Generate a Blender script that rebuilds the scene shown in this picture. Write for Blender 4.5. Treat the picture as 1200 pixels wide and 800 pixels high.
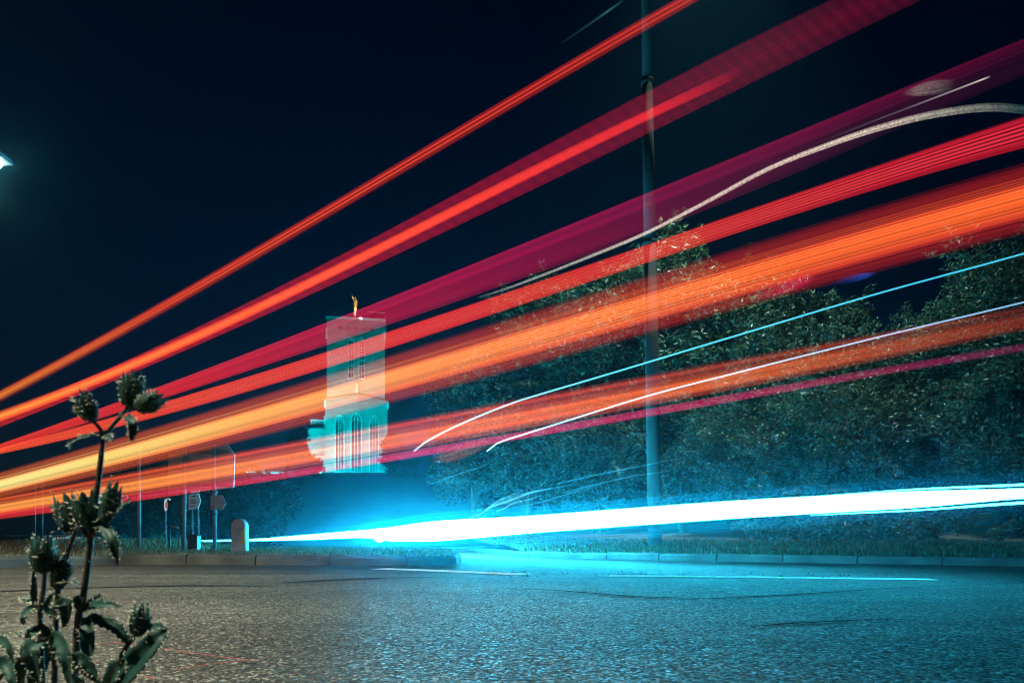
import bpy, bmesh, math, random
import numpy as np
from mathutils import Vector, Matrix
R = math.radians
for o in list(bpy.data.objects):
    bpy.data.objects.remove(o)
scene = bpy.context.scene
COL = scene.collection

# ------------------------------------------------------------------ camera
F, CX, HZ, CAMH = 800.0, 600.0, 634.0, 0.28      # focal length and horizon, in photograph pixels; eye height in metres
cam = bpy.data.cameras.new('camera')
cam.lens, cam.sensor_width = 24.0, 36.0
cam.shift_y = (HZ - 400.0) / 1200.0
cam.clip_start, cam.clip_end = 0.02, 3000
cam.dof.use_dof = True
cam.dof.focus_distance, cam.dof.aperture_fstop = 14.0, 13.0
cam_o = bpy.data.objects.new('camera', cam)
cam_o.location = (0, 0, CAMH)
cam_o.rotation_euler = (R(90), 0, 0)
COL.objects.link(cam_o)
scene.camera = cam_o

# ------------------------------------------------------------------ night sky, moon-weak sun, exposure
SUN_EL, SUN_ROT = R(-3.0), R(-20.0)
world = bpy.data.worlds.new('World')
scene.world = world
world.use_nodes = True
nt = world.node_tree
nt.nodes.clear()
w_out = nt.nodes.new('ShaderNodeOutputWorld')
w_bg = nt.nodes.new('ShaderNodeBackground')
w_sky = nt.nodes.new('ShaderNodeTexSky')
w_sky.sky_type = 'NISHITA'
w_sky.sun_disc = False
w_sky.sun_elevation, w_sky.sun_rotation = SUN_EL, SUN_ROT
w_sky.air_density, w_sky.dust_density, w_sky.ozone_density = 1.0, 0.4, 3.0
w_mul = nt.nodes.new('ShaderNodeMix')
w_mul.data_type = 'RGBA'
w_mul.blend_type = 'MULTIPLY'
w_mul.inputs[0].default_value = 1.0
w_mul.inputs[7].default_value = (0.0, 0.75, 1.25, 1)
nt.links.new(w_sky.outputs[0], w_mul.inputs[6])
nt.links.new(w_mul.outputs[2], w_bg.inputs[0])
w_bg.inputs[1].default_value = 0.075
nt.links.new(w_bg.outputs[0], w_out.inputs[0])

sun = bpy.data.lights.new('moonlight', 'SUN')
sun.energy, sun.angle, sun.color = 0.004, R(0.5), (1.0, 0.96, 0.9)
sun_o = bpy.data.objects.new('moonlight', sun)
sun_o.rotation_euler = (R(90) - SUN_EL, 0, R(180) - SUN_ROT)
COL.objects.link(sun_o)

scene.view_settings.view_transform = 'Standard'
scene.view_settings.look = 'None'
scene.view_settings.exposure = 0.0
scene.view_settings.gamma = 1.0
scene.view_settings.use_curve_mapping = False
cy = scene.cycles
cy.use_denoising = True
cy.pixel_filter_type = 'BLACKMAN_HARRIS'
cy.filter_width = 1.1
cy.max_bounces = 5
cy.diffuse_bounces, cy.glossy_bounces = 2, 3
cy.volume_bounces = 0
cy.transparent_max_bounces = 64
cy.sample_clamp_indirect = 4.0
cy.caustics_reflective = cy.caustics_refractive = False

# ------------------------------------------------------------------ helpers
def P(px, py, Y):
    """a point at depth Y along the sight line of photograph pixel (px, py)"""
    return Vector(((px - CX) / F * Y, Y, CAMH + (HZ - py) / F * Y))

def G(px, py, z=0.0):
    """the point of the ground plane z under a photograph pixel"""
    Y = (CAMH - z) * F / (py - HZ)
    return Vector(((px - CX) / F * Y, Y, z))

class MB:
    def __init__(self):
        self.v, self.f, self.mi, self.uv = [], [], [], None
    def add(self, vs, fs, mi=0):
        b = len(self.v)
        self.v += [tuple(p) for p in vs]
        self.f += [tuple(i + b for i in f) for f in fs]
        self.mi += [mi] * len(fs)
    def box(self, x0, x1, y0, y1, z0, z1, mi=0):
        self.add([(x0, y0, z0), (x1, y0, z0), (x1, y1, z0), (x0, y1, z0), (x0, y0, z1), (x1, y0, z1), (x1, y1, z1), (x0, y1, z1)],
                 [(0, 3, 2, 1), (4, 5, 6, 7), (0, 1, 5, 4), (1, 2, 6, 5), (2, 3, 7, 6), (3, 0, 4, 7)], mi)
    def tube(self, pts, rad, n=8, caps=True, mi=0):
        pts = [Vector(p) for p in pts]
        if not hasattr(rad, '__len__'):
            rad = [rad] * len(pts)
        vs, fs = [], []
        a = None
        for i, p in enumerate(pts):
            t = (pts[min(i + 1, len(pts) - 1)] - pts[max(i - 1, 0)])
            t = t.normalized() if t.length > 1e-9 else Vector((0, 0, 1))
            if a is None:
                a = t.cross(Vector((0.31, 0.9, 0.17)))
                if a.length < 1e-3:
                    a = t.cross(Vector((1, 0, 0)))
            a = (a - t * a.dot(t)).normalized()
            b = t.cross(a)
            for k in range(n):
                w = 2 * math.pi * k / n
                vs.append(p + (a * math.cos(w) + b * math.sin(w)) * rad[i])
        for i in range(len(pts) - 1):
            for k in range(n):
                fs.append((i * n + k, i * n + (k + 1) % n, (i + 1) * n + (k + 1) % n, (i + 1) * n + k))
        if caps:
            fs.append(tuple(reversed(range(n))))
            fs.append(tuple((len(pts) - 1) * n + k for k in range(n)))
        self.add(vs, fs, mi)
    def lathe(self, c, prof, n=16, mi=0):
        c = Vector(c)
        vs, fs = [], []
        for r, z in prof:
            for k in range(n):
                w = 2 * math.pi * k / n
                vs.append(c + Vector((r * math.cos(w), r * math.sin(w), z)))
        for i in range(len(prof) - 1):
            for k in range(n):
                fs.append((i * n + k, i * n + (k + 1) % n, (i + 1) * n + (k + 1) % n, (i + 1) * n + k))
        fs.append(tuple(reversed(range(n))))
        fs.append(tuple((len(prof) - 1) * n + k for k in range(n)))
        self.add(vs, fs, mi)
    def prism(self, outline, y0, y1, mi=0):
        """outline of (x, z) points, anticlockwise seen from -Y, pushed from y0 to y1"""
        n = len(outline)
        vs = [(x, y0, z) for x, z in outline] + [(x, y1, z) for x, z in outline]
        fs = [tuple(range(n)), tuple(reversed(range(n, 2 * n)))]
        fs += [(i, n + i, n + (i + 1) % n, (i + 1) % n) for i in range(n)]
        self.add(vs, fs, mi)
    def ring(self, outer, inner, y0, y1, mi=0):
        n = len(outer)
        vs = [(x, y0, z) for x, z in outer] + [(x, y0, z) for x, z in inner] + [(x, y1, z) for x, z in outer] + [(x, y1, z) for x, z in inner]
        fs = []
        for i in range(n):
            j = (i + 1) % n
            fs += [(i, j, n + j, n + i), (2 * n + i, 3 * n + i, 3 * n + j, 2 * n + j), (i, 2 * n + i, 2 * n + j, j), (n + i, n + j, 3 * n + j, 3 * n + i)]
        self.add(vs, fs, mi)
    def build(self, name, mats, parent=None, smooth=False, at=None):
        """links everything collected as ONE mesh object; coordinates are world ones, moved into the parent's frame"""
        me = bpy.data.meshes.new(name)
        off = Vector(at) if at is not None else (Vector(parent['base']) if parent is not None and 'base' in parent else Vector((0, 0, 0)))
        me.from_pydata([tuple(Vector(v) - off) for v in self.v], [], self.f)
        if not isinstance(mats, (list, tuple)):
            mats = [mats]
        for m in mats:
            me.materials.append(m)
        if len(mats) > 1:
            me.polygons.foreach_set('material_index', self.mi)
        if smooth:
            me.polygons.foreach_set('use_smooth', [True] * len(me.polygons))
        if self.uv is not None:
            lay = me.uv_layers.new(name='UVMap')
            idx = np.zeros(len(me.loops), dtype=np.int32)
            me.loops.foreach_get('vertex_index', idx)
            lay.data.foreach_set('uv', np.asarray(self.uv, dtype=np.float32)[idx].ravel())
        me.update()
        o = bpy.data.objects.new(name, me)
        COL.objects.link(o)
        if parent is not None:
            o.parent = parent
            if 'base' in parent:
                o['base'] = parent['base']
        elif at is not None:
            o.location = off
        return o

def thing(name, loc, label, cat, group=None):
    o = bpy.data.objects.new(name, None)
    o.location = loc
    o.empty_display_size = 0.2
    COL.objects.link(o)
    o['base'] = [float(c) for c in loc]
    o['label'], o['category'] = label, cat
    if group:
        o['group'] = group
    return o

def tag(o, label, cat, group=None, kind=None):
    o['label'], o['category'] = label, cat
    if group:
        o['group'] = group
    if kind:
        o['kind'] = kind
    return o

def struct(o):
    o['kind'] = 'structure'
    return o

def copy_tree(o, parent=None):
    c = o.copy()
    COL.objects.link(c)
    if parent is not None:
        c.parent = parent
    for ch in list(o.children):
        copy_tree(ch, c)
    return c

# ------------------------------------------------------------------ materials
def new_mat(name):
    m = bpy.data.materials.new(name)
    m.use_nodes = True
    t = m.node_tree
    t.nodes.clear()
    return m, t, t.nodes.new('ShaderNodeOutputMaterial')

def N(t, kind, **kw):
    n = t.nodes.new(kind)
    for k, v in kw.items():
        setattr(n, k, v)
    return n

def ramp(t, fac, stops, interp='LINEAR'):
    n = t.nodes.new('ShaderNodeValToRGB')
    n.color_ramp.interpolation = interp
    e = n.color_ramp.elements
    while len(e) < len(stops):
        e.new(0.5)
    for el, (p, c) in zip(e, stops):
        el.position = p
        el.color = (c, c, c, 1) if not hasattr(c, '__len__') else (c[0], c[1], c[2], 1)
    t.links.new(fac, n.inputs[0])
    return n.outputs[0]

def math_n(t, op, a, b=None, clamp=False):
    n = t.nodes.new('ShaderNodeMath')
    n.operation = op
    n.use_clamp = clamp
    for i, x in enumerate((a, b)):
        if x is None:
            continue
        if isinstance(x, (int, float)):
            n.inputs[i].default_value = x
        else:
            t.links.new(x, n.inputs[i])
    return n.outputs[0]

def mix_rgb(t, fac, a, b, blend='MIX'):
    n = t.nodes.new('ShaderNodeMix')
    n.data_type = 'RGBA'
    n.blend_type = blend
    for s, x in ((0, fac), (6, a), (7, b)):
        if isinstance(x, (int, float)):
            n.inputs[s].default_value = x
        elif isinstance(x, tuple):
            n.inputs[s].default_value = (x[0], x[1], x[2], 1)
        else:
            t.links.new(x, n.inputs[s])
    return n.outputs[2]

def plain(name, col, rough=0.6, metal=0.0, var=0.25, scale=6.0, bump=0.15, spec=0.5, col2=None):
    """a surface whose colour wanders a little, with a fine bump"""
    m, t, out = new_mat(name)
    b = N(t, 'ShaderNodeBsdfPrincipled')
    tc = N(t, 'ShaderNodeTexCoord')
    n1 = N(t, 'ShaderNodeTexNoise')
    n1.inputs['Scale'].default_value = scale
    n1.inputs['Detail'].default_value = 6
    t.links.new(tc.outputs['Object'], n1.inputs['Vector'])
    c2 = col2 or tuple(c * (1 - var) for c in col)
    c1 = col if col2 else tuple(min(1, c * (1 + var)) for c in col)
    t.links.new(ramp(t, n1.outputs[0], [(0.3, c2), (0.7, c1)]), b.inputs['Base Color'])
    b.inputs['Roughness'].default_value = rough
    b.inputs['Metallic'].default_value = metal
    b.inputs['Specular IOR Level'].default_value = spec
    if bump:
        n2 = N(t, 'ShaderNodeTexNoise')
        n2.inputs['Scale'].default_value = scale * 12
        t.links.new(tc.outputs['Object'], n2.inputs['Vector'])
        bp = N(t, 'ShaderNodeBump')
        bp.inputs['Strength'].default_value = bump
        bp.inputs['Distance'].default_value = 0.01
        t.links.new(n2.outputs[0], bp.inputs['Height'])
        t.links.new(bp.outputs[0], b.inputs['Normal'])
    t.links.new(b.outputs[0], out.inputs[0])
    return m

def emit(name, col, strength):
    m, t, out = new_mat(name)
    e = N(t, 'ShaderNodeEmission')
    e.inputs[0].default_value = (*col, 1)
    e.inputs[1].default_value = strength
    t.links.new(e.outputs[0], out.inputs[0])
    return m

def asphalt_mat():
    m, t, out = new_mat('worn_asphalt')
    b = N(t, 'ShaderNodeBsdfPrincipled')
    tc = N(t, 'ShaderNodeTexCoord')
    V = tc.outputs['Object']
    def noise(scale, detail=5, rough=0.55):
        n = N(t, 'ShaderNodeTexNoise')
        n.inputs['Scale'].default_value = scale
        n.inputs['Detail'].default_value = detail
        n.inputs['Roughness'].default_value = rough
        t.links.new(V, n.inputs['Vector'])
        return n
    def voro(scale):
        n = N(t, 'ShaderNodeTexVoronoi')
        n.inputs['Scale'].default_value = scale
        t.links.new(V, n.inputs['Vector'])
        return n
    v1, v2 = voro(125.0), voro(50.0)
    sep = N(t, 'ShaderNodeSeparateColor')
    t.links.new(v1.outputs['Color'], sep.inputs[0])
    stone = ramp(t, sep.outputs[0], [(0.0, (.02, .019, .018)), (0.5, (.05, .047, .044)), (0.82, (.115, .11, .098)), (1.0, (.32, .31, .28))])
    pit = ramp(t, v1.outputs['Distance'], [(0.25, 1.0), (0.75, 0.45)])
    c = mix_rgb(t, 1.0, stone, pit, 'MULTIPLY')
    stain = ramp(t, noise(0.45, 6).outputs[0], [(0.32, .62), (0.68, 1.25)])
    c = mix_rgb(t, 1.0, c, stain, 'MULTIPLY')
    fine = ramp(t, noise(14, 4).outputs[0], [(0.3, .75), (0.7, 1.2)])
    c = mix_rgb(t, 1.0, c, fine, 'MULTIPLY')
    # worn darker bands along the way the wheels go
    mp = N(t, 'ShaderNodeMapping')
    mp.inputs['Scale'].default_value = (0.10, 1.3, 1)
    mp.inputs['Rotation'].default_value = (0, 0, R(-7))
    t.links.new(V, mp.inputs[0])
    nb = N(t, 'ShaderNodeTexNoise')
    nb.inputs['Scale'].default_value = 1.6
    nb.inputs['Detail'].default_value = 4
    t.links.new(mp.outputs[0], nb.inputs['Vector'])
    c = mix_rgb(t, 1.0, c, ramp(t, nb.outputs[0], [(0.38, .55), (0.52, 1.0), (1.0, 1.1)]), 'MULTIPLY')
    t.links.new(c, b.inputs['Base Color'])
    rg = ramp(t, sep.outputs[1], [(0.0, .28), (0.1, .48), (0.5, .64), (1.0, .85)])
    t.links.new(rg, b.inputs['Roughness'])
    b.inputs['Specular IOR Level'].default_value = 0.22
    h = math_n(t, 'ADD', math_n(t, 'MULTIPLY', v1.outputs['Distance'], -1.0), math_n(t, 'MULTIPLY', sep.outputs[2], 0.6))
    h = math_n(t, 'ADD', h, math_n(t, 'MULTIPLY', v2.outputs['Distance'], -0.6))
    bp = N(t, 'ShaderNodeBump')
    bp.inputs['Strength'].default_value = 0.9
    bp.inputs['Distance'].default_value = 0.005
    t.links.new(h, bp.inputs['Height'])
    t.links.new(bp.outputs[0], b.inputs['Normal'])
    t.links.new(b.outputs[0], out.inputs[0])
    return m

def leaf_mat(name, dark, light, trans=0.25, rough=0.45):
    m, t, out = new_mat(name)
    b = N(t, 'ShaderNodeBsdfPrincipled')
    gi = N(t, 'ShaderNodeNewGeometry')
    n = N(t, 'ShaderNodeTexNoise')
    n.inputs['Scale'].default_value = 1.3
    tc = N(t, 'ShaderNodeTexCoord')
    t.links.new(tc.outputs['Object'], n.inputs['Vector'])
    f = math_n(t, 'ADD', math_n(t, 'MULTIPLY', gi.outputs['Random Per Island'], 0.6), math_n(t, 'MULTIPLY', n.outputs[0], 0.4))
    c = ramp(t, f, [(0.15, tuple(x * .5 for x in dark)), (0.45, dark), (0.75, light), (0.92, tuple(min(1, x * 1.7) for x in light))])
    t.links.new(c, b.inputs['Base Color'])
    b.inputs['Roughness'].default_value = rough
    tr = N(t, 'ShaderNodeBsdfTranslucent')
    t.links.new(c, tr.inputs[0])
    mx = N(t, 'ShaderNodeMixShader')
    mx.inputs[0].default_value = trans
    t.links.new(b.outputs[0], mx.inputs[1])
    t.links.new(tr.outputs[0], mx.inputs[2])
    t.links.new(mx.outputs[0], out.inputs[0])
    return m

def brick_mat(name, a, b_, mortar, scale=1.0):
    m, t, out = new_mat(name)
    b = N(t, 'ShaderNodeBsdfPrincipled')
    tc = N(t, 'ShaderNodeTexCoord')
    mp = N(t, 'ShaderNodeMapping')
    mp.inputs['Rotation'].default_value = (R(90), 0, 0)
    t.links.new(tc.outputs['Object'], mp.inputs[0])
    br = N(t, 'ShaderNodeTexBrick')
    br.inputs['Color1'].default_value = (*a, 1)
    br.inputs['Color2'].default_value = (*b_, 1)
    br.inputs['Mortar'].default_value = (*mortar, 1)
    br.inputs['Scale'].default_value = scale
    br.inputs['Mortar Size'].default_value = 0.012
    t.links.new(mp.outputs[0], br.inputs['Vector'])
    n = N(t, 'ShaderNodeTexNoise')
    n.inputs['Scale'].default_value = 0.35
    n.inputs['Detail'].default_value = 7
    t.links.new(tc.outputs['Object'], n.inputs['Vector'])
    c = mix_rgb(t, 1.0, br.outputs[0], ramp(t, n.outputs[0], [(0.3, .7), (0.7, 1.15)]), 'MULTIPLY')
    t.links.new(c, b.inputs['Base Color'])
    b.inputs['Roughness'].default_value = 0.85
    t.links.new(b.outputs[0], out.inputs[0])
    return m

def trail_mat(name, edge, core, core_prof, prof, strength=1.0, stripes=(0, 0.0), waves=(0, 0.0), seed=0.0, sampled=False, hatch=0.0, grain=0.0):
    """light drawn by a lamp: it adds to what lies behind it. edge/core: [(u, colour)] along the trail; profiles across it"""
    m, t, out = new_mat(name)
    uvn = N(t, 'ShaderNodeUVMap')
    s = N(t, 'ShaderNodeSeparateXYZ')
    t.links.new(uvn.outputs[0], s.inputs[0])
    u, v = s.outputs[0], s.outputs[1]
    c = mix_rgb(t, ramp(t, v, core_prof), ramp(t, u, edge), ramp(t, u, core))
    k = ramp(t, v, prof, 'B_SPLINE' if 3 < len(prof) < 9 else 'LINEAR')
    if stripes[0]:
        n = N(t, 'ShaderNodeTexNoise')
        n.noise_dimensions = '1D'
        n.inputs['W'].default_value = 0
        n.inputs['Scale'].default_value = stripes[0]
        n.inputs['Detail'].default_value = 4
        n.inputs['Roughness'].default_value = 0.65
        w = math_n(t, 'ADD', math_n(t, 'ADD', v, seed), math_n(t, 'MULTIPLY', u, 0.02))
        t.links.new(w, n.inputs['W'])
        k = math_n(t, 'MULTIPLY', k, ramp(t, n.outputs[0], [(0.34, 1.0 - stripes[1]), (0.62, 1.0 + 0.5 * stripes[1])]))
        n = N(t, 'ShaderNodeTexNoise')
        n.noise_dimensions = '1D'
        n.inputs['Scale'].default_value = stripes[0] * 4.5
        n.inputs['Detail'].default_value = 2
        t.links.new(math_n(t, 'ADD', w, 3.17), n.inputs['W'])
        k = math_n(t, 'MULTIPLY', k, ramp(t, n.outputs[0], [(0.36, 1.0 - min(.85, 1.5 * stripes[1])), (0.50, 1.0), (0.60, 1.0), (0.70, 1.0 + 1.1 * stripes[1])]))
    if waves[0]:
        w = math_n(t, 'SINE', math_n(t, 'MULTIPLY', v, 2 * math.pi * waves[0]))
        k = math_n(t, 'MULTIPLY', k, math_n(t, 'ADD', math_n(t, 'MULTIPLY', w, 0.5 * waves[1]), 1.0 - 0.5 * waves[1]))
    if hatch:
        w = math_n(t, 'SINE', math_n(t, 'ADD', math_n(t, 'MULTIPLY', u, 560.0), math_n(t, 'MULTIPLY', v, 14.0)))
        k = math_n(t, 'MULTIPLY', k, math_n(t, 'ADD', math_n(t, 'MULTIPLY', w, 0.5 * hatch), 1.0 - 0.5 * hatch))
    if grain:
        tc = N(t, 'ShaderNodeTexCoord')
        n = N(t, 'ShaderNodeTexNoise')
        n.inputs['Scale'].default_value = grain
        n.inputs['Detail'].default_value = 2
        t.links.new(tc.outputs['Object'], n.inputs['Vector'])
        k = math_n(t, 'MULTIPLY', k, ramp(t, n.outputs[0], [(.36, .5), (.64, 1.25)]))
    e = N(t, 'ShaderNodeEmission')
    t.links.new(c, e.inputs[0])
    t.links.new(math_n(t, 'MULTIPLY', k, 0.5 * strength), e.inputs[1])
    tr = N(t, 'ShaderNodeBsdfTransparent')
    ad = N(t, 'ShaderNodeAddShader')
    t.links.new(e.outputs[0], ad.inputs[0])
    t.links.new(tr.outputs[0], ad.inputs[1])
    t.links.new(ad.outputs[0], out.inputs[0])
    m.cycles.emission_sampling = 'FRONT_BACK' if sampled else 'NONE'
    return m

M_ASPHALT = asphalt_mat()
M_KERB = plain('kerb_concrete', (.075, .075, .07), .9, var=.5, scale=2.5, bump=.6)
M_PAINT = plain('road_paint', (.78, .77, .72), .6, var=.2, scale=9, bump=.3)
M_TAR = plain('tar_seam', (.012, .012, .013), .9, var=.3, scale=9, spec=.05, bump=.5)
M_SPRAY = plain('survey_spray', (.22, .035, .03), .7, var=.5, scale=60)
M_EARTH = plain('earth', (.09, .08, .055), .95, var=.4, scale=2, bump=.5, col2=(.05, .055, .03))
M_HILL = plain('hill_turf', (.06, .08, .04), .95, var=.4, scale=.3, bump=.3)
M_GRASS = leaf_mat('verge_grass', (.025, .04, .015), (.09, .1, .04), .3, .6)
M_DRY = leaf_mat('dry_grass', (.16, .13, .06), (.36, .3, .16), .3, .6)
M_LEAF = leaf_mat('tree_leaves', (.02, .05, .03), (.085, .15, .08), .35, .4)
M_LEAF2 = leaf_mat('shrub_leaves', (.018, .045, .03), (.08, .145, .085), .35, .38)
M_BARK = plain('bark', (.10, .08, .06), .9, var=.4, scale=8, bump=.6)
M_STEEL = plain('galvanised_steel', (.20, .21, .21), .6, .1, var=.2, scale=5)
M_GREY = plain('grey_paint', (.25, .26, .27), .5, 0, var=.2, scale=5)
M_DARK = plain('dark_paint', (.025, .027, .03), .5, 0, var=.3, scale=5)
M_SIGNBACK = plain('sign_back_aluminium', (.34, .36, .38), .5, .1, var=.2, scale=3)
M_WHITE = plain('white_sign_sheet', (.7, .69, .64), .5, 0, var=.12, scale=4)
M_BLACKINK = plain('sign_lettering', (.03, .03, .03), .5)
M_YELLOW = plain('yellow_reflector', (.75, .50, .06), .4, 0, var=.15, scale=10)
M_RED = plain('red_sign_face', (.65, .04, .03), .4)
M_BOLLARD = plain('bollard_plastic', (.42, .40, .36), .5, 0, var=.2, scale=6)
M_BRICK = brick_mat('cathedral_brick', (.22, .18, .15), (.17, .14, .12), (.27, .24, .21), 0.55)
M_STONE = plain('pale_stone', (.42, .40, .35), .8, var=.12, scale=1.0, bump=.2)
M_ROOF = plain('dark_lead_roof', (.10, .11, .12), .6, .2, var=.3, scale=1)
M_GLASS = plain('dark_window_glass', (.012, .015, .018), .25, 0, var=.3, scale=1, bump=0)
M_GOLD = plain('gilded_copper', (.85, .55, .18), .3, .8, var=.15, scale=4, bump=.1)
M_WALLDK = plain('dark_rendered_wall', (.06, .055, .05), .9, var=.3, scale=1)
M_PLANT = leaf_mat('wild_plant_leaf', (.03, .10, .09), (.06, .16, .13), .45, .5)
M_STEM = plain('wild_plant_stem', (.05, .05, .03), .5, var=.4, scale=40, bump=.2, col2=(.06, .03, .03))
M_HAIR = plain('plant_bristles', (.85, .8, .68), .4, var=.1, scale=30, bump=0)

# ------------------------------------------------------------------ ground
def smooth01(t):
    t = min(1.0, max(0.0, t))
    return t * t * (3 - 2 * t)
TY = 150.0                                              # how far off the cathedral stands
TZ = CAMH + (HZ - 560) / F * TY
def hill_z(x, y):
    side = smooth01((70 - x) / 60.0) * smooth01((x + 230) / 90.0)
    return -0.03 + TZ * smooth01((y - 58) / 84.0) * side * (1 - smooth01((y - 230) / 200.0))

mb = MB()
xs = [-900, -500, -300] + list(range(-240, 200, 8)) + [260, 400, 900]
ys = [-120, -40, 0, 30, 50] + list(range(56, 260, 6)) + [300, 360, 440, 600, 900]
for y in ys:
    for x in xs:
        n = 0.35 * math.sin(x * .21 + y * .13) * math.cos(y * .17 - x * .05) if y > 70 else 0
        mb.v.append((x, y, hill_z(x, y) + n))
W = len(xs)
for j in range(len(ys) - 1):
    for i in range(W - 1):
        mb.f.append((j * W + i, j * W + i + 1, (j + 1) * W + i + 1, (j + 1) * W + i))
        mb.mi.append(0)
struct(mb.build('ground', M_HILL, smooth=True))

mb = MB()
mb.add([(-70, -14, 0), (60, -14, 0), (60, 52, 0), (-70, 52, 0)], [(0, 1, 2, 3)])
struct(mb.build('road', M_ASPHALT))

def sheet(name, pts, z, mat):
    m = MB()
    m.add([(p[0], p[1], z) for p in pts], [tuple(range(len(pts)))])
    return struct(m.build(name, mat))

def resample(pts, step):
    pts = [Vector((p[0], p[1], 0)) for p in pts]
    out = [pts[0]]
    carry = 0.0
    for a, b in zip(pts, pts[1:]):
        L = (b - a).length
        d = step - carry
        while d < L:
            out.append(a.lerp(b, d / L))
            d += step
        carry = (carry + L) % step
    out.append(pts[-1])
    return out

def kerb(name, pts, height, width=0.13, step=0.9, side=1):
    """kerb stones laid along pts, each with a chamfer and a small joint"""
    m = MB()
    rnd = random.Random(5)
    q = resample(pts, step)
    for a, b in zip(q, q[1:]):
        if (b - a).length < 0.1:
            continue
        d = (b - a).normalized()
        n = Vector((-d.y, d.x, 0)) * side
        a2, b2 = a + d * 0.008, b - d * 0.008
        h = height + rnd.uniform(-.008, .008)
        prof = [(0, -.05), (.012, h - .03), (.04, h), (width, h + .002), (width, -.05)]
        jn = n * rnd.uniform(-.008, .008)
        vs = [a2 + n * x + jn + Vector((0, 0, z)) for x, z in prof] + [b2 + n * x + jn + Vector((0, 0, z)) for x, z in prof]
        k = len(prof)
        fs = [(i, i + 1, k + i + 1, k + i) for i in range(k - 1)] + [tuple(range(k)), tuple(reversed(range(k, 2 * k)))]
        m.add(vs, fs)
    return struct(m.build(name, M_KERB))

def grass(name, poly, count, hgt, mat, seed, zf, label, cat, lean=0.5, wid=.004):
    rnd = random.Random(seed)
    x0, x1 = min(p[0] for p in poly), max(p[0] for p in poly)
    y0, y1 = min(p[1] for p in poly), max(p[1] for p in poly)
    def inside(x, y):
        c = False
        for (ax, ay), (bx, by) in zip(poly, poly[1:] + poly[:1]):
            if (ay > y) != (by > y) and x < (bx - ax) * (y - ay) / (by - ay) + ax:
                c = not c
        return c
    m = MB()
    k = 0
    while k < count:
        x, y = rnd.uniform(x0, x1), rnd.uniform(y0, y1)
        if not inside(x, y):
            continue
        k += 1
        patch = 0.55 + 0.45 * math.sin(x * 2.1 + 1.3 * math.sin(y * 1.7)) * math.cos(y * 2.4 + x * .6)
        h = hgt * rnd.uniform(.4, 1.25) * (0.6 + 0.7 * patch)
        a = rnd.uniform(0, 6.283)
        w = wid * rnd.uniform(.7, 1.6) * max(1.0, y / 7.0)
        d = Vector((math.cos(a), math.sin(a), 0))
        s = Vector((-d.y, d.x, 0)) * w
        b = Vector((x, y, zf(x, y) - .005))
        q = rnd.uniform(.1, lean) * h
        m.add([b - s, b + s, b + d * q * .35 + s * .7 + Vector((0, 0, h * .6)), b + d * q * .35 - s * .7 + Vector((0, 0, h * .6)), b + d * q + Vector((0, 0, h))],
              [(0, 1, 2, 3), (3, 2, 4)])
    return tag(m.build(name, mat), label, cat, kind='stuff')

# the island the signs stand on
isl_front = [G(-420, 676), G(-200, 671), G(0, 665.5), G(80, 662.5), G(150, 661), G(300, 662), G(440, 662.5), G(515, 662.5)]
tip = [G(530, 661.9), G(538, 660.5), G(541, 658.6), G(538, 656.8), G(528, 655.2)]
isl_back = [G(500, 653.5), G(420, 651.5), G(200, 650.5), G(-100, 650.5), G(-420, 650.5)]
isl = isl_front + tip + isl_back
kerb('island_kerb', isl_front + tip + isl_back, 0.115, side=1)
IN = 0.12
def inset(poly, d):
    c = Vector((sum(p[0] for p in poly) / len(poly), sum(p[1] for p in poly) / len(poly), 0))
    out = []
    n = len(poly)
    for i in range(n):
        a, b, e = Vector(poly[i - 1][:2]), Vector(poly[i][:2]), Vector(poly[(i + 1) % n][:2])
        t = ((b - a).normalized() + (e - b).normalized()).normalized()
        out.append(Vector((b.x - t.y * d, b.y + t.x * d, 0)))
    return out
isl_in = inset(isl, IN)
def isl_z(x, y):
    mound = 0.16 * smooth01((-4.6 - x) / 2.2) * smooth01((y - 7.6) / 2.0)
    return 0.105 + mound + 0.03 * smooth01((y - 8.2) / 1.5)
def raised(name, poly, zf, mat, step):
    """a ground sheet inside poly, cut into cells so that it can swell"""
    bm = bmesh.new()
    vs = [bm.verts.new((p[0], p[1], 0)) for p in poly]
    bm.faces.new(vs)
    x0, x1 = min(p[0] for p in poly), max(p[0] for p in poly)
    y0, y1 = min(p[1] for p in poly), max(p[1] for p in poly)
    for ax, lo, hi in ((0, x0, x1), (1, y0, y1)):
        k = lo + step
        while k < hi:
            co = (k, 0, 0) if ax == 0 else (0, k, 0)
            no = (1, 0, 0) if ax == 0 else (0, 1, 0)
            bmesh.ops.bisect_plane(bm, geom=bm.verts[:] + bm.edges[:] + bm.faces[:], plane_co=co, plane_no=no)
            k += step
    for v in bm.verts:
        v.co.z = zf(v.co.x, v.co.y)
    bmesh.ops.recalc_face_normals(bm, faces=bm.faces)
    me = bpy.data.meshes.new(name)
    bm.to_mesh(me)
    bm.free()
    for p in me.polygons:
        if p.normal.z < 0:
            p.flip()
    me.materials.append(mat)
    o = bpy.data.objects.new(name, me)
    COL.objects.link(o)
    return struct(o)
raised('traffic_island', isl_in, isl_z, M_EARTH, 0.7)
grass('dry_grass', [(p.x, p.y) for p in isl_in if p.x > -11], 26000, .05, M_DRY, 3, isl_z, 'short dry grass covering the traffic island with the signs', 'grass')

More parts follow.
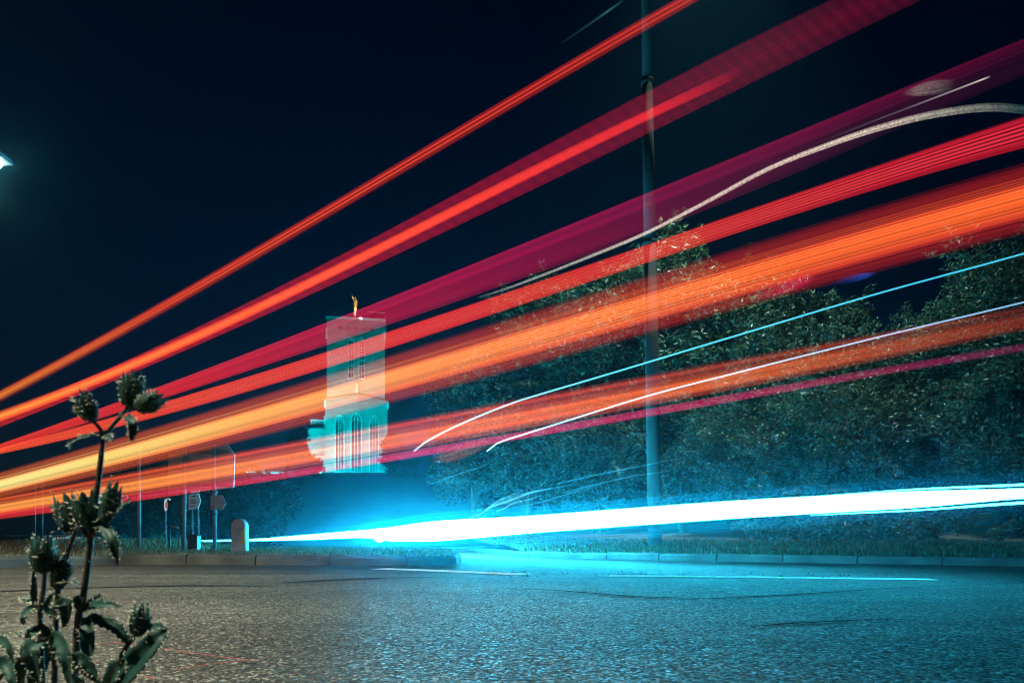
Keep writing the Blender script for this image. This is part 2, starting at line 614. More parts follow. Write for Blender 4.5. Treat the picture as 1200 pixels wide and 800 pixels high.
# the verge with the trees
vg_front = [G(420, 638.2), G(500, 641), G(545, 644), G(572, 647.5), G(590, 650), G(606, 651.8), G(626, 653), G(700, 654.6), G(850, 657.5), G(1000, 660.2), G(1200, 663.5), G(1500, 668), G(2600, 680)]
vg_back = [Vector((26, 6, 0)), Vector((40, 60, 0)), Vector((-8, 60, 0))]
kerb('verge_kerb', vg_front, 0.10, side=1)
vg_in = [Vector((p.x + .05, p.y + .12, 0)) for p in vg_front] + vg_back
def vg_z(x, y):
    d = y - (11.7 - max(0, x) * .62)
    return 0.09 + 0.12 * smooth01((d - .3) / 2.5) + .5 * smooth01((d - 4) / 12)
raised('verge', vg_in, vg_z, M_EARTH, 0.9)
gp = [(p.x, p.y) for p in vg_in[3:11]] + [(11, 10.5), (7, 13.5), (2, 18), (-1, 24)]
grass('verge_grass', gp, 26000, .075, M_GRASS, 4, vg_z, 'green grass on the verge under the trees along the kerb', 'grass', wid=.006)

# near side: the strip of earth the wild plant grows from
struct(sheet('near_verge', [(-6, -4), (3, -4), (3, .55), (.4, .85), (-.3, .95), (-6, 1.0)], .006, M_EARTH))
gp = [(-2.2, -.5), (.6, -.5), (.5, .6), (-.3, .85), (-2.2, .9)]
grass('near_grass', gp, 3500, .05, M_GRASS, 9, lambda x, y: .006, 'short grass round the foot of the wild plant', 'grass', wid=.0025)

# painted lines
def strip(name, pts, width, z, mat, taper=None):
    m = MB()
    pts = [Vector((p[0], p[1], 0)) for p in pts]
    L, Rr = [], []
    for i, p in enumerate(pts):
        t = (pts[min(i + 1, len(pts) - 1)] - pts[max(0, i - 1)]).normalized()
        n = Vector((-t.y, t.x, 0)) * width * .5 * (taper[i] if taper else 1)
        L.append(p + n + Vector((0, 0, z)))
        Rr.append(p - n + Vector((0, 0, z)))
    k = len(pts)
    m.add(L + Rr, [(k + i, k + i + 1, i + 1, i) for i in range(k - 1)])
    return struct(m.build(name, mat))
strip('lane_line', [G(444, 666.2), G(500, 668.2), G(560, 670.6), G(612, 673)], .26, .004, M_PAINT)
strip('lane_line', [G(714, 674.6), G(800, 675.4), G(900, 676.6), G(1000, 677.8), G(1094, 679)], .24, .004, M_PAINT)
# tar seams in the asphalt
strip('road_seam', [G(560, 690), G(640, 691), G(740, 699), G(830, 702), G(930, 697), G(1050, 689), G(1200, 683)], .028, .004, M_TAR, [.3, 1, 1.4, 1, 1, .7, .5])
strip('road_seam', [G(330, 683), G(380, 680), G(440, 677.5), G(520, 676)], .10, .004, M_TAR, [.4, 1.2, 1, .3])
strip('road_seam', [G(0, 693), G(90, 689), G(220, 686), G(330, 687)], .07, .004, M_TAR, [1, .8, 1, .3])
strip('road_seam', [G(880, 735), G(930, 731), G(1010, 727), G(1080, 726)], .02, .004, M_TAR, [.5, 1.5, .8, .3])
# thin red survey marks sprayed on the road
for q in ([G(110, 757), G(135, 755.5), G(165, 760)], [G(190, 763), G(245, 771), G(300, 778)], [G(205, 787), G(260, 780), G(305, 776)], [G(168, 796), G(182, 799)]):
    strip('survey_mark', q, .0045, .008, M_SPRAY)

# grit scattered by the verge kerb
rnd = random.Random(21)
m = MB()
for k in range(240):
    px = rnd.uniform(560, 1200)
    p = G(px, rnd.gauss(671, 2.2) + (px - 560) * .006)
    s = rnd.uniform(.004, .012)
    vs = [p + Vector((rnd.uniform(-s, s), rnd.uniform(-s, s), z)) for z in (0, 0, 0, 0)] + [p + Vector((rnd.uniform(-.3, .3) * s, rnd.uniform(-.3, .3) * s, s * rnd.uniform(.7, 1.4)))]
    c = [p + Vector((s * math.cos(a), s * math.sin(a) * .8, .001)) for a in (0.2, 1.7, 3.3, 4.9)]
    m.add(c + [vs[4]], [(0, 1, 4), (1, 2, 4), (2, 3, 4), (3, 0, 4)])
tag(m.build('grit', M_KERB), 'loose grit lying on the asphalt near the verge kerb', 'grit', kind='stuff')

# ------------------------------------------------------------------ cathedral tower
BX = (418 - CX) / F * TY
cb = Vector((BX, TY, TZ - .6))
cath = thing('cathedral', cb, 'floodlit brick cathedral tower with a gilded figure on its roof, on the hilltop', 'cathedral')
def X(px): return (px - CX) / F * TY
def Z(py): return CAMH + (HZ - py) / F * TY
xl, xr = X(384), X(450.5)
dep = xr - xl
m = MB()
m.box(xl, xr, TY, TY + dep, Z(470), Z(374))
m.build('tower_shaft', M_BRICK, cath)
m = MB()
m.box(X(382.5), X(453.5), TY - .45, TY + dep + .5, TZ - 1.5, Z(470))
m.build('tower_base', M_BRICK, cath)
m = MB()                                                  # pitched weathering above the base
m.prism([(X(382.5), Z(470.01)), (X(453.5), Z(470.01)), (X(453.5), Z(469)), (X(419), Z(461.5)), (X(382.5), Z(469))], TY - .4, TY - .003)
m.build('gable_weathering', M_BRICK, cath)
m = MB()
for a, b in ((xl - .25, xr + .25),):
    m.box(a, b, TY - .25, TY, Z(374.4), Z(372.2))
    m.box(a, b, TY + dep, TY + dep + .25, Z(374.4), Z(372.2))
    m.box(xl - .25, xl, TY + .001, TY + dep - .001, Z(374.4), Z(372.2))
    m.box(xr, xr + .25, TY + .001, TY + dep - .001, Z(374.4), Z(372.2))
m.build('parapet', M_STONE, cath)
m = MB()
m.box(xl + .002, xr - .002, TY + .002, TY + dep - .002, Z(374), Z(373.4))
m.build('tower_roof', M_ROOF, cath)
def lancet(cx_, z0, z1, w, n=7):
    """outline of a pointed window"""
    r = w
    rise = r * math.sin(math.acos((r - w / 2) / r))
    zs = z1 - rise
    pts = [(cx_ - w / 2, z0), (cx_ + w / 2, z0), (cx_ + w / 2, zs)]
    a1 = math.acos((r - w / 2) / r)
    for i in range(1, n + 1):
        a = a1 * i / n
        pts.append((cx_ + w / 2 - r + r * math.cos(a), zs + r * math.sin(a)))
    for i in range(n - 1, -1, -1):
        a = a1 * i / n
        pts.append((cx_ - w / 2 + r - r * math.cos(a), zs + r * math.sin(a)))
    return pts, zs
def window(pcx, py1, py0, wpx, yf, lights, bars, frame_mat, tracery=False):
    cx_, w = X(pcx), wpx / F * TY
    z0, z1 = Z(py0), Z(py1)
    out, zs = lancet(cx_, z0, z1, w)
    t = .22
    inn, _ = lancet(cx_, z0 + t, z1 - t * 1.25, w - 2 * t)
    g = MB()
    g.prism(inn, yf - .06, yf + .2)
    win = g.build('window', M_GLASS, cath)
    f = MB()
    f.ring(out, inn, yf - .38, yf + .1)
    f.build('frame', frame_mat, win)
    b = MB()
    for i in range(1, lights):
        x = cx_ - w / 2 + t + (w - 2 * t) * i / lights
        b.box(x - .07, x + .07, yf - .26, yf - .07, z0 + t, zs + (z1 - zs) * .42)
    for i in range(1, bars + 1):
        z = z0 + t + (zs - z0 - t) * i / (bars + 1)
        b.box(cx_ - w / 2 + t, cx_ + w / 2 - t, yf - .23, yf - .08, z - .07, z + .07)
    if tracery:
        for s in (-1, 1):
            pts = [Vector((cx_ + s * (w / 2 - t) * (1 - k / 5) , yf - .17, zs + (z1 - zs - t) * (k / 5) ** 1.6 * .95)) for k in range(6)]
            b.tube(pts, .08, 5)
            pts = [Vector((cx_ + s * (w * .18) * math.sin(a), yf - .17, zs + (z1 - zs) * .36 - w * .18 * math.cos(a))) for a in np.linspace(0, math.pi, 7)]
            b.tube(pts, .07, 5)
    b.build('tracery', frame_mat, win)
    return win
window(411.7, 394, 444.5, 7.6, TY, 2, 5, M_STONE, True)
window(423.8, 394, 444.5, 7.6, TY, 2, 5, M_STONE, True)
window(398.8, 486, 554, 11.2, TY - .45, 3, 0, M_STONE, True)
window(417.6, 483, 554, 13.0, TY - .45, 3, 0, M_STONE, True)
window(438.0, 485.5, 554, 11.2, TY - .45, 3, 0, M_STONE, True)
for pc in (399, 408.3, 417.5, 426.7, 435.8):               # pairs of little openings under the parapet
    for s in (-1, 1):
        m = MB()
        m.box(X(pc + s * 1.5) - .2, X(pc + s * 1.5) + .2, TY - .03, TY + .1, Z(386.8), Z(383.4))
        m.build('small_opening', M_GLASS, cath)
m = MB()
o_, _ = lancet(X(418.3), Z(461), Z(449), 2.6 / F * TY, 4)
m.prism(o_, TY - .55, TY - .003)
m.build('niche_statue', M_STONE, cath)
for pa, pb, y0_, y1_ in ((404.5, 406.5, 558, 540), (426.2, 428, 558, 535), (446.3, 448.2, 558, 500)):   # dark downpipes between the windows
    m = MB()
    m.box(X(pa), X(pb), TY - .75, TY - .453, TZ - 1, Z(y1_))
    m.build('buttress', M_ROOF, cath)
for pa, w in ((384, 2.2), (450, 2.0)):                    # louvred corner turrets
    m = MB()
    m.box(X(pa) - w / F * TY * .5, X(pa) + w / F * TY * .5, TY - .3, TY + 1.2, Z(398), Z(386))
    m.build('corner_turret', M_STONE, cath)
for pa in (382.5, 453.8):
    m = MB()
    m.prism([(X(pa - 1.2), Z(479)), (X(pa + 1.2), Z(479)), (X(pa + 1.2), Z(472)), (X(pa), Z(468.5)), (X(pa - 1.2), Z(472))], TY - .6, TY + .6)
    m.build('pinnacle', M_STONE, cath)
# the lower ranges on either side
m = MB()
m.box(X(361), X(382.4), TY + 2, TY + 14, TZ - 1.5, Z(501))
m.box(X(347), X(382.4), TY + .5, TY + 1.99, TZ - 1.5, Z(534))
m.build('transept', M_BRICK, cath)
m = MB()
m.box(X(360.5), X(382.4), TY + 1.8, TY + 14.2, Z(500.9), Z(499.6))
m.box(X(364), X(382.4), TY + 4, TY + 12, Z(499.5), Z(490.8))
m.build('clerestory', M_GLASS, cath)
for k in range(7):
    m = MB()
    x = X(364.5 + k * 2.9)
    m.box(x - .12, x + .12, TY + 3.8, TY + 3.99, Z(499.5), Z(491))
    m.build('clerestory_mullion', M_STONE, cath)
m = MB()
m.box(X(363), X(382.4), TY + 3.6, TY + 12.4, Z(490.7), Z(489.4))
m.build('clerestory_roof', M_STONE, cath)
m = MB()
m.box(X(380.2), X(382.3), TY + 1.2, TY + 1.79, Z(497), Z(487))
m.build('floodlit_panel', M_STONE, cath)
m = MB()
m.box(X(369.5), X(376.5), TY + .3, TY + .49, TZ - .5, Z(552.5))
m.build('door', M_ROOF, cath)
m = MB()
m.box(X(454), X(463.5), TY + 2, TY + 8, TZ - 1.5, Z(545))
m.build('side_chapel', M_STONE, cath)
m = MB()
m.box(X(453.6), X(459), TY + 3, TY + 9, Z(544.9), Z(536))
m.build('side_chapel_gable', M_BRICK, cath)
# mast, gilded angel, roof cage
sx = X(415.4)
m = MB()
m.lathe((sx, TY + 3, Z(374)), [(.9, 0), (.9, .35), (.45, .5), (.34, 1.0), (.30, 2.4), (.24, 2.9), (.34, 2.95), (.34, 3.1), (.1, 3.15)], 12)
m.build('angel_pedestal', M_STONE, cath, True)
m = MB()
z0 = Z(357.2)
m.lathe((sx, TY + 3, z0), [(.42, 0), (.40, .3), (.33, 1.0), (.30, 1.45), (.36, 1.9), (.33, 2.15), (.13, 2.3), (.11, 2.36), (.19, 2.5), (.20, 2.65), (.13, 2.8), (.03, 2.86)], 12)
for s in (-1, 1):                                        # folded wings
    m.add([(sx + s * .1, TY + 3.2, z0 + 2.2), (sx + s * .42, TY + 3.45, z0 + 2.3), (sx + s * .5, TY + 3.5, z0 + 1.5), (sx + s * .25, TY + 3.45, z0 + .2), (sx + s * .08, TY + 3.3, z0 + .6)],
          [(0, 1, 2, 3, 4)])
m.tube([(sx - .25, TY + 2.9, z0 + 2.1), (sx - .5, TY + 2.6, z0 + 2.5), (sx - .72, TY + 2.5, z0 + 3.2)], [.13, .1, .07], 6)   # raised arm
m.build('gilded_angel', M_GOLD, cath, True)
m = MB()
for pz in (372, 368.5, 365.2, 362.8):
    for y in (TY + 1, TY + 5):
        m.tube([(X(431.5), y, Z(pz)), (X(450), y, Z(pz))], .11, 5)
for pp in (431.5, 434, 438, 442, 446, 450):
    for y in (TY + 1, TY + 5):
        m.tube([(X(pp), y, Z(373)), (X(pp), y, Z(362.2))], .12, 5)
for pp in (431.5, 450):
    for pz in (368.5, 362.8):
        m.tube([(X(pp), TY + 1, Z(pz)), (X(pp), TY + 5, Z(pz))], .05, 5)
m.tube([(X(430.3), TY + 1, Z(373)), (X(430.3), TY + 1, Z(363))], .12, 6)
m.build('roof_cage', M_STONE, cath)
cath.rotation_euler.z = R(10)                             # it faces the road
# floodlights on the lawn before the tower
def spot(name, loc, target, energy, col, size, blend=.6, radius=.2):
    l = bpy.data.lights.new(name, 'SPOT')
    l.energy, l.color, l.spot_size, l.spot_blend, l.shadow_soft_size = energy, col, size, blend, radius
    o = bpy.data.objects.new(name, l)
    o.location = loc
    o.rotation_euler = (Vector(target) - Vector(loc)).to_track_quat('-Z', 'Y').to_euler()
    COL.objects.link(o)
    return o
FLOOD = (.0, .60, .70)
M_LENS = emit('floodlight_lens', (.3, .9, 1.0), 6)
for i, (dx, dy, e, tz) in enumerate(((-12, -26, 170000, 12), (11, -25, 150000, 14), (0, -30, 2000000, 33), (-18, -20, 130000, 5))):
    p = Vector((BX + dx, TY + dy, hill_z(BX + dx, TY + dy) + .55))
    fl = thing('floodlight', p - Vector((0, 0, .75)), 'small floodlight standing on the lawn in front of the cathedral tower', 'floodlight', 'floodlights before the cathedral')
    m = MB()
    m.box(p.x - .25, p.x + .25, p.y - .3, p.y - .12, p.z - .2, p.z + .15)
    m.tube([p + Vector((0, -.2, -.75)), p + Vector((0, -.2, -.2))], .05, 6)
    m.build('housing', M_DARK, fl)
    m = MB()
    m.box(p.x - .2, p.x + .2, p.y - .118, p.y - .1, p.z - .15, p.z + .1)
    m.build('lens', M_LENS, fl)
    s = spot('flood_lamp', p, (BX, TY, TZ + tz), e, FLOOD, R(75))
    s.parent = fl
    s.location = p - Vector(fl['base'])
gs = spot('statue_lamp', (sx + 1.5, TY - .6, Z(374)), (sx, TY + 3, Z(356)), 26000, (1, .78, .42), R(60))
gs.parent = cath
gs.location = Vector((sx + 1.5, TY - .6, Z(374))) - cb

# ------------------------------------------------------------------ trees and shrubs
def leaf_cloud(m, c, r, n, rnd, size, flat=.8):
    for _ in range(n):
        d = Vector((rnd.gauss(0, 1), rnd.gauss(0, 1), rnd.gauss(0, 1) * flat)).normalized() * r * rnd.random() ** .45
        p = c + d
        s = size * rnd.uniform(.6, 1.35)
        a = Vector((rnd.gauss(0, 1), rnd.gauss(0, 1), rnd.gauss(0, .7))).normalized()
        b = a.cross(Vector((rnd.gauss(0, 1), rnd.gauss(0, 1), rnd.gauss(0, 1)))).normalized()
        nrm = a.cross(b)
        m.add([p - a * s, p + b * s * .42 + nrm * s * .12, p + a * s, p - b * s * .42 + nrm * s * .12], [(0, 1, 2), (0, 2, 3)])

def tree(name, base, top, rx, ry, zlow, seed, n_clump, n_leaf, leaf, label, cat, group, mat=None, lean=(0, 0), clump=(.35, .8), cut=None):
    """trunk and limbs, and a crown of leaf clumps between heights zlow and top"""
    rnd = random.Random(seed)
    root = thing(name, base, label, cat, group)
    H = top - base.z
    cz, rz = (top + zlow) / 2, (top - zlow) / 2
    cc = Vector((base.x + lean[0], base.y + lean[1], cz))
    wood, fol = MB(), MB()
    tr = max(.05, H * .022)
    t_top = Vector((cc.x, cc.y, cz + rz * .35))
    tp = [base + Vector((0, 0, -.1))]
    for k in range(1, 6):
        q = base.lerp(t_top, k / 5)
        tp.append(q + Vector((rnd.uniform(-.1, .1), rnd.uniform(-.1, .1), 0)) * H * .08)
    wood.tube(tp, [tr * (1.25 - .19 * k) for k in range(6)], 8)
    wood.build('trunk', M_BARK, root, True)
    limbs = []
    n_l = 12
    for k in range(n_l):
        s = tp[1 + k % 4].lerp(tp[2 + k % 4], rnd.random())
        a = 2.399 * k + rnd.uniform(-.4, .4)
        e = cc + Vector((math.cos(a) * rx * rnd.uniform(.5, .85), math.sin(a) * ry * rnd.uniform(.5, .85), rz * rnd.uniform(-.6, .75)))
        mid = s.lerp(e, .5) + Vector((0, 0, H * .04))
        lm = MB()
        lm.tube([s, mid, e], [tr * .5, tr * .32, tr * .08], 6)
        lm.build('limb', M_BARK, root, True)
        limbs.append((s, mid, e))
    for k in range(n_clump):
        # clumps sit mostly towards the outside of an uneven crown
        while True:
            d = Vector((rnd.uniform(-1, 1), rnd.uniform(-1, 1), rnd.uniform(-1, 1)))
            if .05 < d.length <= 1:
                break
        bump = 1 + .22 * math.sin(d.x * 5.1 + seed) * math.cos(d.z * 4.3 + seed * 1.7) + .14 * math.sin(d.y * 7 + d.z * 6 + seed)
        d = d.normalized() * d.length ** .5 * bump
        if d.z < -.5:
            d.x, d.y = d.x * .85, d.y * .85
        c = cc + Vector((d.x * rx, d.y * ry, d.z * rz))
        if c.z < zlow - .2 or (cut and not cut(c)):
            continue
        r = rnd.uniform(*clump)
        leaf_cloud(fol, c, r, int(n_leaf * r * r / .4), rnd, leaf)
        for j in range(3):                                # twigs reaching out of the clump
            dd = Vector((rnd.gauss(0, 1), rnd.gauss(0, 1), rnd.gauss(.3, 1))).normalized()
            for q in range(9):
                leaf_cloud(fol, c + dd * r * (.9 + .09 * q), .11, 4, rnd, leaf)
    fol.build('crown', mat or M_LEAF, root)
    return root

def T(px, Y, ytop, wpx, ylow, seed, clumps, leaves, leaf, label, name='broadleaf_tree', cat='tree', group='trees on the verge', ry=None, mat=None, clump=(.35, .8), lean=0, cut=None):
    x = (px - CX) / F * Y
    top, low = CAMH + (HZ - ytop) / F * Y, CAMH + (HZ - ylow) / F * Y
    rx = wpx / 2 / F * Y
    base = Vector((x, Y, vg_z(x, Y) if (px > 500 and Y < 58) else hill_z(x, Y)))
    return tree(name, base, top, rx, ry or rx * .8, low, seed, clumps, leaves * 2.4 if leaf < .3 else leaves, leaf * .58 if leaf < .3 else leaf, label, cat, group, mat, (lean, 0), clump, cut)

T(770, 23, 322, 310, 470, 11, 150, 130, .15, 'broad tall tree with a domed crown directly behind the lamp post', clump=(.35, .8))
T(640, 24.5, 340, 170, 520, 12, 110, 120, .15, 'tree with a lower rounded crown between the cathedral and the lamp post', clump=(.35, .8))
T(866, 24, 325, 130, 470, 13, 80, 130, .15, 'narrower tree with a ragged crown just beyond the lamp post')
T(1215, 15.5, 306, 250, 480, 14, 170, 150, .10, 'tall dark tree rising at the end of the hedge furthest from the cathedral', clump=(.35, .75))
sh = [(905, 19, 378, 120, 560, 'shrub', 'leafy bush close beyond the lamp post with a pale pointed top'),
      (975, 18.5, 372, 110, 560, 'shrub', 'upright bush with feathery shoots beside the gap in the trees'),
      (1050, 17, 372, 130, 570, 'shrub', 'wide bush below the gap where the sky shows through'),
      (1120, 15.5, 400, 150, 585, 'shrub', 'dense pale leaved bush nearest the verge beneath the tall dark tree'),
      (1190, 14.0, 430, 120, 590, 'shrub', 'dark bush overhanging the verge under the tall dark tree'),
      (985, 16.0, 455, 150, 600, 'shrub', 'low spreading bush with glossy leaves in front of the upright bush'),
      (890, 17.5, 470, 130, 600, 'shrub', 'bush with pale lit leaves standing over the grass near the lamp post'),
      (800, 20.0, 470, 120, 590, 'shrub', 'dim bush right behind the foot of the lamp post'),
      (700, 21.5, 470, 150, 590, 'shrub', 'drooping leafy bush under the broad tall tree'),
      (620, 23.0, 475, 150, 590, 'shrub', 'hazy bush under the rounded tree, nearest the cathedral'),
      (555, 26.0, 430, 90, 590, 'shrub', 'small ragged bush at the edge of the trees nearest the cathedral'),
      (1070, 13.5, 590, 160, 634, 'shrub', 'low dark undergrowth bush at the back of the verge grass'),
      (940, 14.0, 590, 150, 630, 'shrub', 'low scrubby undergrowth between the lamp post and the dense bush')]
for i, (px, Y, yt, w, yl, nm, lab) in enumerate(sh):
    T(px, Y, yt, w, yl, 40 + i, 75 if yt < 580 else 40, 170 if Y < 18 else 140, .085 if Y < 18 else .11, lab, nm, 'bush', 'bushes on the verge', mat=M_LEAF2, clump=(.3, .6) if yt < 580 else (.15, .3))
# beyond the island and round the cathedral
T(185, 34, 536, 90, 640, 71, 60, 90, .16, 'dark loose tree behind the white sign and the thin lit sign', group='trees beyond the island', clump=(.4, .8))
T(240, 37, 548, 110, 640, 72, 60, 90, .16, 'dark tree behind the two tall sign posts', group='trees beyond the island', clump=(.4, .9))
T(305, 33, 562, 70, 640, 73, 50, 90, .15, 'bushy dark tree behind the rounded bollard', group='trees beyond the island', clump=(.4, .8))
T(351, 119, 500, 14, 558, 74, 30, 60, .4, 'small black tree against the lit wall beside the cathedral transept', group='trees by the cathedral', clump=(.8, 1.6))
T(366, 120, 541, 12, 556, 75, 24, 60, .35, 'low dark shrub tree before the cathedral transept', group='trees by the cathedral', clump=(.7, 1.2))
T(459, 120, 505, 14, 558, 76, 26, 60, .35, 'thin dark tree at the corner of the tower beside the side chapel', group='trees by the cathedral', clump=(.7, 1.3))
T(476, 118, 545, 26, 562, 77, 20, 60, .35, 'low spreading dark tree beyond the side chapel', group='trees by the cathedral', clump=(.7, 1.3))

M_POST = plain('dull_post_steel', (.03, .036, .036), .8, .1, var=.3, scale=3)
# ------------------------------------------------------------------ lamp post behind the verge, street lamp at the edge of the road
ly = 12.2
lx = (763 - CX) / F * ly
lp = thing('lamp_post', (lx, ly, vg_z(lx, ly)), 'tall tapering grey steel lamp post standing on the verge among the trees', 'lamp post')
b0 = vg_z(lx, ly)
z1, z2, z3 = CAMH + (HZ - 286) / F * ly, CAMH + (HZ - 97) / F * ly, 14.5
def lpx(z): return lx + .075 - .017 * z
m = MB()
m.tube([(lpx(b0), ly, b0 - .1), (lpx(z1), ly, z1)], [.122, .12], 16)
m.build('lower_shaft', M_POST, lp, True)
m = MB()
m.tube([(lpx(z1), ly, z1), (lpx(z2), ly, z2)], [.112, .096], 16)
m.build('middle_shaft', M_POST, lp, True)
m = MB()
m.tube([(lpx(z2), ly, z2), (lpx(z3), ly, z3)], [.088, .05], 16)
m.build('upper_shaft', M_POST, lp, True)
for z, r in ((z1, .135), (z2, .108)):
    m = MB()
    m.tube([(lpx(z), ly, z - .04), (lpx(z), ly, z + .05)], r, 16)
    m.build('collar', M_POST, lp, True)
m = MB()
m.tube([(lpx(z3), ly, z3 - .02), (lpx(z3) + .25, ly + .2, z3 + .3), (lpx(z3) + 1.75, ly + 1.4, z3 + .5)], [.06, .05, .04], 10)
m.build('arm', M_POST, lp, True)
m = MB()
hx = lpx(z3) + 1.9
m.lathe((hx, ly + 1.5, z3 + .42), [(.05, 0), (.22, .02), (.26, .08), (.2, .16), (.06, .2)], 14)
lhd = m.build('lantern', M_POST, lp, True)
m = MB()
m.lathe((hx, ly + 1.5, z3 + .36), [(.04, 0), (.14, .02), (.17, .055)], 14)
m.build('lamp_glass', emit('post_lamp_glass', (.8, 1.0, .95), 8), lhd, True)
s = spot('post_lamp_light', (hx, ly + 1.5, z3 + .33), (hx + .5, ly + 9.5, 0), 14000, (.7, 1.0, .85), R(96), .8, .12)
s.parent = lp
s.location = Vector((hx, ly + 1.5, z3 + .33)) - Vector(lp['base'])
m = MB()
m.box(lpx(.5) - .05, lpx(.5) + .05, ly - .135, ly - .11, b0 + .45, b0 + .95)
m.build('door', M_POST, lp)

LY = 14.0
LX = (-8 - CX) / F * LY
LZ = CAMH + (HZ - 190) / F * LY
M_LAMP = emit('street_lamp_glass', (.6, .95, .9), 40)
WARM = (.98, 1.0, .72)
def street_lamp(LX, LY, label, power, aim, cone):
    sl = thing('street_lamp', (LX - 1.6, LY, 0), label, 'street lamp', 'street lamps along the road')
    m = MB()
    m.tube([(LX - 1.6, LY, 0), (LX - 1.6, LY, LZ - .3)], [.1, .06], 12)
    m.build('pole', M_STEEL, sl, True)
    m = MB()
    m.tube([(LX - 1.6, LY, LZ - .35), (LX - 1.5, LY, LZ + .05), (LX - .35, LY, LZ + .16)], [.055, .05, .045], 10)
    m.build('arm', M_STEEL, sl, True)
    m = MB()
    m.prism([(LX - .4, LZ + .02), (LX + .3, LZ + .02), (LX + .26, LZ + .13), (LX - .1, LZ + .2), (LX - .4, LZ + .15)], LY - .17, LY + .17)
    hd = m.build('lantern', M_GREY, sl)
    m = MB()
    m.lathe((LX, LY, LZ - .09), [(.05, 0), (.13, .03), (.16, .09), (.16, .105)], 14)
    m.build('lamp_glass', M_LAMP, hd, True)
    s = spot('street_lamp_light', (LX, LY, LZ - .12), aim, power, WARM, cone, .7, .12)
    s.parent = sl
    s.location = Vector((LX, LY, LZ - .12)) - Vector(sl['base'])
street_lamp(LX, LY, 'lit street lamp with a warm white lantern high beside the road beyond the island', 350, (LX + 2.0, LY - 2.0, 0), R(84))
street_lamp(-4.8, -1.2, 'added street lamp out of view nearest the camera, lighting the worn asphalt', 20000, (-4.6, 1.9, 0), R(68))  # extra lamp added out of view to throw warm light on the near asphalt

# ------------------------------------------------------------------ signs, posts and bollard on the island
def post(m, px, Y, ytop, wpx, z0, lean=0.0):
    x = (px - CX) / F * Y
    z = CAMH + (HZ - ytop) / F * Y
    m.tube([(x, Y, z0 - .1), (x + lean, Y, z)], wpx / 2 / F * Y, 10)
Y = 9.9
# big direction sign seen from behind
bs = thing('direction_sign', P(233, 641, Y), 'big grey backed direction sign carried on two tall posts', 'road sign')
pn = MB()
q = [(197, 577.5), (274, 571), (275.5, 533), (267, 520.5), (198, 530)]
pn.prism([(P(a, b, Y).x, P(a, b, Y).z) for a, b in q], Y - .012, Y + .012)
pn.build('panel', M_SIGNBACK, bs)
for pz0, pz1 in ((532, 528.5), (550, 548), (570, 567.5)):
    m = MB()
    a, b = P(199, pz0, Y), P(273, pz0 - 3, Y)
    m.box(P(200, 0, Y).x, P(270, 0, Y).x, Y - .045, Y - .0125, P(0, pz0, Y).z, P(0, pz1, Y).z)
    m.build('rail', M_STEEL, bs)
for px, yt in ((215, 523), (252, 521)):
    m = MB()
    post(m, px, Y - .1, yt, 4.6, .1, .02 if px == 215 else -.02)
    pp = m.build('post', M_STEEL, bs, True)
    for yy in (576, 602):
        c = MB()
        p = P(px, yy, Y - .1)
        c.tube([p - Vector((0, 0, .02)), p + Vector((0, 0, .02))], .034, 10)
        c.build('clamp', M_STEEL, pp, True)
# pentagon sign on the second post, back view
Y2 = 9.6
sg = thing('arrow_sign', P(256, 588, Y2), 'small grey pentagon sign seen from behind, fixed on the tall post nearest the bollard', 'road sign')
m = MB()
m.prism([(P(a, b, Y2).x, P(a, b, Y2).z) for a, b in ((247, 596.5), (260.5, 597), (265, 589), (260.5, 580), (247, 580))], Y2 - .008, Y2 + .008)
m.build('plate', M_SIGNBACK, sg)
m = MB()
p = P(251, 594, Y2)
m.box(p.x - .035, p.x + .035, Y2 - .05, Y2 - .0085, p.z - .02, p.z + .02)
m.build('bracket', M_STEEL, sg)
# white information sign with black writing
Y3 = 10.6
ws = thing('information_sign', P(229, 640, Y3), 'white arrow shaped information sign with lines of small black writing', 'road sign')
m = MB()
m.prism([(P(a, b, Y3).x, P(a, b, Y3).z) for a, b in ((221.3, 597.2), (232.6, 595), (235.6, 586.5), (232.8, 577.6), (221.3, 579.6))], Y3 - .008, Y3 + .008)
m.build('plate', M_WHITE, ws)
m = MB()
m.prism([(P(a, b, Y3).x, P(a, b, Y3).z) for a, b in ((223.8, 577.8), (233.6, 576), (233.6, 573.4), (223.8, 575.2))], Y3 - .008, Y3 + .008)
m.build('top_plate', M_WHITE, ws)
m = MB()
rnd = random.Random(8)
for k, (y, xa, xb) in enumerate(((582, 223.5, 229.5), (586.6, 222.5, 229), (589.6, 222.5, 231.5), (593.4, 222.5, 227.5))):
    x = xa
    while x < xb:
        w = rnd.uniform(.5, 1.0)
        yy = y - (x - 222) * .16
        a, b = P(x, yy + .75, Y3 - .0095), P(x + w, yy - .75, Y3 - .0095)
        m.box(a.x, b.x, Y3 - .0125, Y3 - .0085, a.z, b.z)
        x += w + rnd.uniform(.25, .5)
m.build('writing', M_BLACKINK, ws)
for px in (225.5, 232.5):
    m = MB()
    post(m, px, Y3 + .05, 577, 1.6, .1)
    m.build('post', M_GREY, ws, True)
